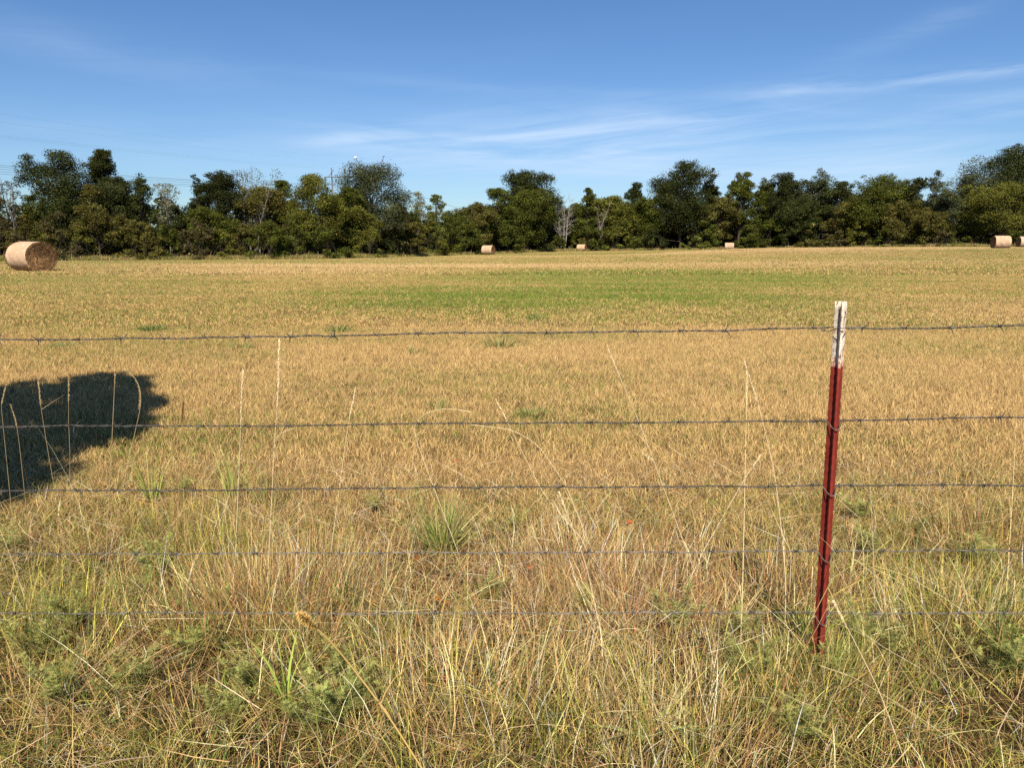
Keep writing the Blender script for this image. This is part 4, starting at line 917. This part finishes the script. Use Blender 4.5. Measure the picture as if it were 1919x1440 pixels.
# ------------------------------------------------------------------ tall dry grass stalks along the fence
def stalk(pts, D, label, head=.12, hr=.003, rad=.0010, col=(.50, .37, .20), side=None, name='grass_stalk', bushy=0, seed=0, lean=0.0):
    """pts: base .. tip in photograph pixels, D: distance of the base (lean adds to the distance towards the tip)"""
    if pts[0][0] > 400 and col == (.50, .37, .20): col = (.84, .68, .42); rad = max(rad, .0015); hr = max(hr, .004)
    r = np.random.default_rng(seed + int(pts[0][0])); n = len(pts)
    P = np.array([at(a, b, D + lean * i / (n - 1)) for i, (a, b) in enumerate(pts)])
    tt = np.linspace(0, n - 1, 26); P = np.stack([np.interp(tt, range(n), P[:, i]) for i in range(3)], 1)
    for _ in range(6): P[1:-1] = (P[:-2] + 2 * P[1:-1] + P[2:]) / 4
    g = P[0].copy(); z0 = H1(g[0], g[1])
    if g[2] > z0 + .03:   # carry the stem down to the soil
        d = P[0] - P[2]; d = d / max(abs(d[2]), 1e-3); d[:2] = np.clip(d[:2], -.4, .4); d[2] = -1; k = (g[2] - z0); P = np.vstack([g + d * k, g + d * k * .5, P])
    P[:, 2] = np.maximum(P[:, 2], z0 - .02); b = P[0].copy()
    o = empty(name, tuple(b), 0, label, 'grass stalk', 'tall dry grass stalks along the fence'); col = np.array(col)
    L = np.concatenate([[0], np.cumsum(np.linalg.norm(np.diff(P, axis=0), axis=1))]); T = Tubes()
    T.tube(P - b, np.interp(L, [0, L[-1]], [rad * 1.25, rad * .6]), 5, col)
    obj('stem', T.mesh('stem', M_blade), o)
    # one or two clasping dry leaves
    for ks in (r.integers(5, 12, 2) if pts[0][0] > 300 else []):
        A = Acc(); A.add(blades(P[ks:ks + 1] - b, r.uniform(.06, .16, 1), .003, r.random(1) * 6.28, r.uniform(.3, .9, 1), r.uniform(.5, 1.6, 1), np.tile(col * .9, (1, 1)), 5, r))
        obj('leaf', A.mesh('leaf', M_blade), o)
    if head:
        hs = np.linspace(max(0, L[-1] - head), L[-1], 70 if not bushy else 950); c = np.stack([np.interp(hs, L, P[:, i]) for i in range(3)], 1) - b; m = len(hs)
        A = Acc(); dirv = (P[-1] - P[-4]) / np.linalg.norm(P[-1] - P[-4])
        if bushy:
            f = np.sin(np.linspace(.12, math.pi - .25, m)) ** .5; d = r.normal(0, 1, (m, 3)); d -= (d @ dirv)[:, None] * dirv; d /= np.linalg.norm(d, axis=1, keepdims=True); d = d + dirv * .55; d /= np.linalg.norm(d, axis=1, keepdims=True)
            w = np.cross(d, r.normal(0, 1, (m, 3))); w /= np.linalg.norm(w, axis=1, keepdims=True); Ls = hr * f * r.uniform(.8, 1.25, m)
            V = np.stack([c - w * .0006, c + w * .0006, c + d * Ls[:, None] * 1.0], 1).reshape(-1, 3); A.add((V, np.arange(m * 3).reshape(-1, 3), np.repeat(np.tile(col, (m, 1)) * np.exp(r.normal(0, .2, (m, 1))), 3, 0)))
            V = np.stack([c - dirv * .0016 - w * hr * .34 * f[:, None], c + dirv * .0022 - w * hr * .1, c + dirv * .002 + w * hr * .3 * f[:, None] + d * .001, c - dirv * .001 + w * hr * .1], 1).reshape(-1, 3); A.add((V, np.arange(m * 4).reshape(-1, 4), np.repeat(np.tile(col * .8, (m, 1)), 4, 0)))
        else:
            a = r.random(m) * 6.28; d = dirv[None] * .9 + np.stack([np.cos(a), np.sin(a), 0 * a], 1) * .35; d /= np.linalg.norm(d, axis=1, keepdims=True)
            w = np.cross(d, np.array([0, 1.0, .1])); w /= np.linalg.norm(w, axis=1, keepdims=True) + 1e-9; Ls = r.uniform(.006, .011, m)[:, None]
            V = np.stack([c, c + d * Ls * .5 + w * hr * .35, c + d * Ls, c + d * Ls * .5 - w * hr * .35], 1).reshape(-1, 3); A.add((V, np.arange(m * 4).reshape(-1, 4), np.repeat(np.tile(col * .95, (m, 1)) * np.exp(r.normal(0, .2, (m, 1))), 4, 0)))
        obj('seed_head', A.mesh('seed_head', M_blade), o)
    if side:
        T = Tubes(); Q = np.array([at(a, b_, D) for a, b_ in side]) - b; T.tube(Q, [rad * .8] * (len(Q) - 1) + [rad * .4], 4, col); obj('side_branch', T.mesh('side_branch', M_blade), o)
    return o
stalk([(44, 905), (36, 830), (30, 790), (20, 760)], 3.0, 'short dry stalk with a drooping tip in front of the shade, at the far left', .1)
stalk([(100, 905), (88, 835), (76, 760), (71, 705)], 2.9, 'dry stalk with a forked side twig in front of the shade', .12, side=[(78, 768), (98, 754), (121, 740)])
stalk([(131, 900), (131, 845), (128, 780), (129, 710)], 3.0, 'thin straight dry stalk in the middle of the shade', .1)
stalk([(203, 960), (210, 820), (214, 740), (217, 652)], 2.7, 'tallest straight pale stalk crossing the right part of the shade', .14, rad=.0014)
stalk([(222, 960), (250, 822), (266, 756), (262, 725), (253, 708), (240, 697)], 2.6, 'pale stalk bowing over to the left at its tip, right end of the shade', .15, rad=.0014)
stalk([(334, 930), (338, 850), (340, 800), (344, 752)], 2.6, 'stalk with a fluffy straw coloured head right of the shade', .085, .012, bushy=1, col=(.62, .42, .18))
stalk([(445, 950), (450, 830), (452, 760), (455, 695)], 2.8, 'dry stalk with a slim pale seed head below the top wire, left of centre', .2, .006)
stalk([(508, 960), (515, 820), (521, 740), (523, 640)], 2.7, 'tall stalk with a long pale seed head ending just below the top wire', .25, .008)
stalk([(5, 790), (2, 760), (11, 723)], 2.8, 'dry stalk tip cut off by the left edge', .08)
stalk([(630, 960), (642, 870), (652, 800), (666, 728)], 3.0, 'slender leaning stalk crossing the second wire, left of centre', .12)
stalk([(1385, 1270), (1391, 1130), (1396, 900), (1400, 700)], 2.3, 'tallest upright yellow stalk left of the red post', .12, rad=.0017, col=(.86, .72, .40))
stalk([(1470, 1200), (1474, 1090), (1455, 900), (1425, 770), (1395, 678)], 2.45, 'long pale stalk curving left at its top, close to the red post', .2, rad=.0016)
stalk([(1320, 1030), (1360, 960), (1400, 890), (1425, 855)], 2.6, 'pale stalk leaning strongly to the right below the second wire', .05)
stalk([(1180, 1400), (1130, 1210), (1100, 1060), (1048, 925)], 2.2, 'long stalk leaning to the left at the centre of the verge', .12)
stalk([(1090, 1010), (1020, 930), (985, 860), (930, 750)], 3.0, 'thin stalk leaning left over the field at the centre', .12)
stalk([(800, 880), (770, 800), (800, 772), (840, 765), (880, 772)], 3.3, 'fine arched stem over the second wire at the centre', .05)
stalk([(1060, 910), (1010, 835), (960, 805), (885, 797)], 3.2, 'fine stem arching down along the second wire right of the centre', .05)
stalk([(1240, 905), (1205, 810), (1180, 750), (1140, 655)], 3.0, 'slim leaning stalk reaching the top wire right of the centre', .12)
stalk([(1560, 1085), (1600, 1058), (1640, 1035), (1668, 1014)], 1.9, 'yellow green stem leaning right, touching the red post near its foot', .05, col=(.5, .45, .15))
stalk([(1500, 1230), (1530, 1180), (1560, 1120), (1575, 1075)], 1.7, 'reddish straw crossing in front of the foot of the red post', .0, col=(.55, .28, .14))
stalk([(1850, 1320), (1760, 1180), (1690, 1090), (1600, 1050)], 2.0, 'long yellow stem arching left towards the red post from the right', .08, rad=.0016, col=(.58, .5, .2))
stalk([(1900, 1240), (1800, 1140), (1700, 1080), (1640, 1062)], 2.2, 'second yellow stem arching left, just above the longest one', .08, rad=.0016, col=(.58, .5, .2))
stalk([(1860, 1440), (1700, 1330), (1600, 1270), (1540, 1250)], 1.8, 'pale stem lying low towards the left at the bottom right', .08, col=(.6, .5, .25))
stalk([(1700, 1440), (1650, 1300), (1600, 1200), (1562, 1130)], 1.75, 'straight straw leaning left below the red post', .06)
stalk([(790, 1440), (720, 1330), (655, 1245), (610, 1192), (560, 1152)], 1.45, 'near foxtail stalk with a thick tan brush head, bottom left of centre', 0.055, .014, rad=.0022, col=(.85, .58, .20), bushy=1, seed=3, lean=-.15)
stalk([(950, 1480), (948, 1440), (944, 1390)], 1.35, 'near foxtail head poking up at the bottom edge', .035, .008, rad=.001, col=(.55, .42, .22), bushy=1)

# ------------------------------------------------------------------ feathery weeds
def weed_mesh(seed):
    r = np.random.default_rng(seed); A = Acc(); ns = r.integers(9, 14); T = Tubes(); LV = []; LC = []
    for i in range(ns):
        a = r.random() * 6.28; d = np.array([math.cos(a) * .55, math.sin(a) * .55, 1.0]); d /= np.linalg.norm(d); P = [np.array([r.normal(0, .02), r.normal(0, .02), -.01])]; Ls = r.uniform(.13, .24)
        for k in range(7): d = d + r.normal(0, .08, 3); d /= np.linalg.norm(d); P.append(P[-1] + d * Ls / 7)
        T.tube(P, np.linspace(.0016, .0007, 8), 4, (.17, .16, .06), cap=False); P = np.array(P)
        for k in range(26):   # fronds
            q = r.uniform(.2, 1.0); b = np.array([np.interp(q * 7, range(8), P[:, j]) for j in range(3)]); fa = r.random() * 6.28
            fd = np.array([math.cos(fa), math.sin(fa), r.uniform(.2, 1.0)]); fd /= np.linalg.norm(fd); fl = r.uniform(.025, .055) * (1.25 - q * .6); u = np.cross(fd, [0, 0, 1.0]); u /= np.linalg.norm(u)
            hue = np.array([.29, .32, .10]) * math.exp(r.normal(0, .2)) if r.random() < .8 else np.array([.40, .36, .13])
            for j in range(7):
                t_ = (j + 1) / 7; base = b + fd * fl * t_ + np.array([0, 0, -.25 * fl * t_ * t_])
                for sd in (-1, 1):
                    ld = u * sd + fd * .8 + r.normal(0, .2, 3); ld /= np.linalg.norm(ld); ll = fl * .36 * (1.15 - t_ * .6); w = np.cross(ld, fd); w = w / (np.linalg.norm(w) + 1e-9); w2 = np.cross(w, ld)
                    LV += [base - w2 * .0011, base + w2 * .0011, base + ld * ll]; LC += [hue] * 3
            LV += [b - u * .0006, b + u * .0006, b + fd * fl]; LC += [hue] * 3
    m1 = mesh_np('leaves', np.array(LV), np.arange(len(LV)).reshape(-1, 3), M_weed, np.array(LC)); return m1, T.mesh('stems', M_weed)
WM = [weed_mesh(50 + k) for k in range(5)]
WEEDS = [(289, 1028, 1.2, 'feathery weed on the fourth wire, left part, yellowish green'), (307, 1056, 1.1, 'feathery weed just under the fourth wire, left part'), (275, 1103, .9, 'small feathery weed between the two lowest wires, left part'),
 (133, 1176, 1.2, 'feathery green weed just under the lowest wire, far left'), (318, 1136, .9, 'feathery weed right above the lowest wire, left part'), (415, 1158, 1.0, 'feathery weed at the left foot of the tawny bunch'),
 (87, 1265, 1.3, 'large dark feathery weed near the left edge'), (379, 1272, .9, 'small feathery weed below the tawny bunch'), (119, 1335, 1.2, 'grey green feathery weed in the lower left corner'), (249, 1330, 1.0, 'feathery weed beside a fresh green blade, lower left'),
 (614, 1366, 1.3, 'bright feathery weed at the bottom, left of centre'), (430, 1388, .9, 'small feathery weed at the bottom left'), (665, 1355, 1.2, 'bushy feathery weed right of the brightest one at the bottom'), (647, 1300, .9, 'feathery weed below the foxtail head'),
 (958, 970, 1.1, 'greyish feathery weed under the third wire at the centre'), (929, 1118, 1.0, 'pale feathery weed above the lowest wire at the centre'), (1261, 1196, 1.1, 'feathery weed below the lowest wire, right of centre'),
 (1616, 945, 1.1, 'feathery green weed right of the post, under the third wire'), (1634, 1006, 1.1, 'feathery weed right of the post, above the fourth wire'), (1731, 973, .8, 'small feathery weed under the third wire, right part'), (1843, 1028, 1.3, 'feathery weed on the fourth wire near the right edge'),
 (1619, 1220, 1.1, 'grey green feathery weed just right of the foot of the post'), (1650, 1262, 1.0, 'feathery weed below and right of the foot of the post'), (1399, 1222, .9, 'feathery weed left of the foot of the post'), (1890, 1283, 1.2, 'dark feathery weed at the right edge'),
 (1403, 1302, 1.0, 'grey green feathery weed below left of the post'), (1803, 1122, 1.1, 'feathery weed among the arching yellow stems'), (700, 940, .8, 'small feathery weed at the third wire, left of centre'), (1500, 1400, 1.0, 'feathery weed at the bottom below the post'), (470, 1330, .9, 'feathery weed beside a russet leaf at the bottom left'),
 (10, 1010, 1.0, 'feathery weed under the third wire at the left edge'), (340, 905, .8, 'feathery weed between the shade and the third wire'), (1090, 1170, .8, 'low feathery weed on the lowest wire at the centre'), (1560, 1320, .9, 'low feathery weed straight below the post')]
for k, (px, py, sc_, lab) in enumerate(WEEDS):
    p = atz(px, py, .10 * sc_); o = empty('feathery_weed', (p[0], p[1], H1(p[0], p[1]) + .02), (k * 2.4) % 6.28, lab, 'weed', 'feathery weeds in the verge')
    l, st = WM[k % 5]; a = obj('leaves', l, o); b = obj('stems', st, o); s_ = sc_ * .75; a.scale = b.scale = (s_, s_, s_ * .95)

# broad green tufts in the verge, and green tufts in the field
def tuft(px, py, zc, n, L, w, cols, label, lean=.45, spread=.05, group=None, seed=0, name='grass_tuft'):
    r = np.random.default_rng(seed + int(px)); p = atz(px, py, zc); z = H1(p[0], p[1]); o = empty(name, (p[0], p[1], z), 0, label, 'grass tuft', group); a = r.random(n) * 6.28
    P = np.stack([np.cos(a) * spread * r.random(n), np.sin(a) * spread * r.random(n), 0 * a], 1)
    A = Acc(); A.add(blades(P, L * r.uniform(.5, 1.1, n), w * r.uniform(.6, 1.2, n), a + r.normal(0, .4, n), np.abs(r.normal(lean, .25, n)), r.uniform(0, .8, n), np.array(cols)[r.integers(0, len(cols), n)] * np.exp(r.normal(0, .2, (n, 1))), 5, r))
    obj('blades', A.mesh('blades', M_blade), o)
OL = [(.24, .28, .07), (.17, .23, .05), (.33, .33, .10), (.28, .26, .09)]
tuft(830, 1030, .03, 170, .33, .0075, OL, 'broad leaved olive grass tuft on the fourth wire, left of the centre', .55, .06)
tuft(285, 935, .03, 26, .34, .008, [(.36, .40, .09), (.28, .33, .07)], 'upright yellow green blades crossing the third wire at the left', .12, .06)
tuft(437, 935, .03, 22, .36, .009, [(.42, .42, .12), (.30, .34, .08)], 'bright upright blades crossing the third wire, left of the slim stalk', .10, .05)
tuft(505, 945, .03, 40, .3, .006, OL, 'olive blades standing at the third wire above the tawny bunch', .2, .09)
tuft(1510, 1245, .02, 60, .16, .006, [(.26, .34, .06), (.2, .28, .05)], 'fresh green blades at the foot of the red post', .4, .05)
tuft(540, 1400, .02, 14, .30, .009, [(.28, .36, .07)], 'single upright fresh green blades at the bottom left of centre', .12, .02)
tuft(1230, 1410, .05, 12, .26, .014, [(.30, .34, .12), (.36, .36, .16)], 'broad green blades lying at the bottom right of centre', 1.1, .05)
tuft(1880, 1300, .02, 60, .2, .008, [(.16, .24, .05)], 'dark green blades in the lower right', .5, .06)
tuft(1065, 1135, .02, 24, .09, .012, [(.10, .17, .04)], 'small dark green broad leaves above the lowest wire, right of centre', .7, .03)
tuft(380, 1290, .02, 40, .14, .006, [(.26, .34, .07)], 'bright green blades below the tawny bunch', .4, .04)
tuft(660, 1190, .02, 26, .22, .008, [(.16, .22, .05)], 'dark green upright blades at the lowest wire right of the tawny bunch', .2, .03)
FG = 'green grass tufts in the mown field'
for k, (px, py, n, L, lab) in enumerate([(285, 620, 260, .16, 'largest green tuft in the field, above the top wire at the left'), (362, 614, 60, .12, 'small green tuft right of the largest field tuft'), (120, 650, 120, .12, 'dull green tuft just below the top wire at the far left'),
        (450, 652, 70, .14, 'small bright green tuft just below the top wire, left of the long stalk'), (632, 622, 120, .2, 'spiky green tuft on the top wire, left of centre'), (938, 650, 90, .22, 'spiky green tuft below the top wire at the centre'),
        (775, 662, 60, .14, 'small green tuft below the top wire left of centre'), (820, 765, 40, .16, 'dark green upright tuft above the second wire, left of centre'), (1000, 780, 200, .12, 'flattened dark tuft of grass above the second wire at the centre'), (1000, 598, 80, .18, 'green tuft above the top wire right of the centre')]):
    D = atz(px, py, 0)[1]; tuft(px, py, .02, n, L, .004 + D * .0006, [(.10, .16, .035), (.14, .20, .05), (.2, .22, .06)], lab, .5, .10 + D * .012, FG)

# dead leaves caught in the grass
def dead_leaf(px, py, size, col, label, seed, z=.17, lobed=True):
    r = np.random.default_rng(seed); p = atz(px, py, z); o = empty('dead_leaf', tuple(p), r.random() * 6.28, label, 'leaf', 'russet dead leaves caught in the grass')
    n = 22; a = np.linspace(0, 2 * math.pi, n, endpoint=False); rad = size * (.55 + .16 * np.cos(a * 5) * lobed) * (1 + .35 * np.cos(a)); V = [np.array([0, 0, 0])]
    for s_ in (.5, 1.0): V += [np.array([math.cos(t_) * q * s_, math.sin(t_) * q * s_ * .8, size * .45 * (s_ ** 2) * (math.sin(t_) ** 2) + r.normal(0, size * .03)]) for t_, q in zip(a, rad)]
    V = np.array(V); M_ = Matrix.Rotation(R(55), 3, 'X') @ Matrix.Rotation(r.random() * .6, 3, 'Y'); V = V @ np.array(M_).T; j = np.arange(n); c = np.array(col)[None] * np.exp(r.normal(0, .15, (len(V), 1)))
    obj('blade', mesh_np('blade', V, [np.stack([0 * j, 1 + j, 1 + (j + 1) % n], 1), np.stack([1 + j, 1 + n + j, 1 + n + (j + 1) % n, 1 + (j + 1) % n], 1)], M_weed, c), o)
    T = Tubes(); T.tube(np.array([[0, 0, 0], [-size * .5, 0, -size * .2], [-size * 1.1, 0, -size * .5]]) @ np.array(M_).T, .0009, 4, (.25, .12, .05)); obj('leaf_stalk', T.mesh('leaf_stalk', M_weed), o)
dead_leaf(1182, 982, .032, (.55, .15, .055), 'bright russet curled leaf between the third and fourth wires, right of centre', 1)
dead_leaf(690, 963, .026, (.30, .13, .05), 'dark russet leaves under the third wire, left of centre', 2, .10)
dead_leaf(778, 1048, .018, (.50, .18, .06), 'small orange leaf just under the fourth wire beside the broad tuft', 3)
dead_leaf(990, 1064, .018, (.38, .15, .07), 'small red brown leaf under the fourth wire at the centre', 4)
dead_leaf(822, 1118, .034, (.36, .17, .05), 'lobed brown orange leaf above the lowest wire, left of centre', 5)
dead_leaf(838, 1134, .026, (.42, .18, .06), 'second brown orange leaf, just below the lobed one', 6)
dead_leaf(30, 1152, .022, (.42, .16, .08), 'russet leaf on the lowest wire at the left edge', 7)
dead_leaf(472, 1338, .026, (.30, .12, .06), 'dark russet leaf at the bottom left', 8, .10)
dead_leaf(856, 864, .020, (.50, .18, .06), 'small orange leaf lying in the stubble between the second and third wires', 9, .04)
dead_leaf(1060, 1430, .02, (.3, .15, .06), 'brown leaf at the bottom edge right of centre', 10, .1)
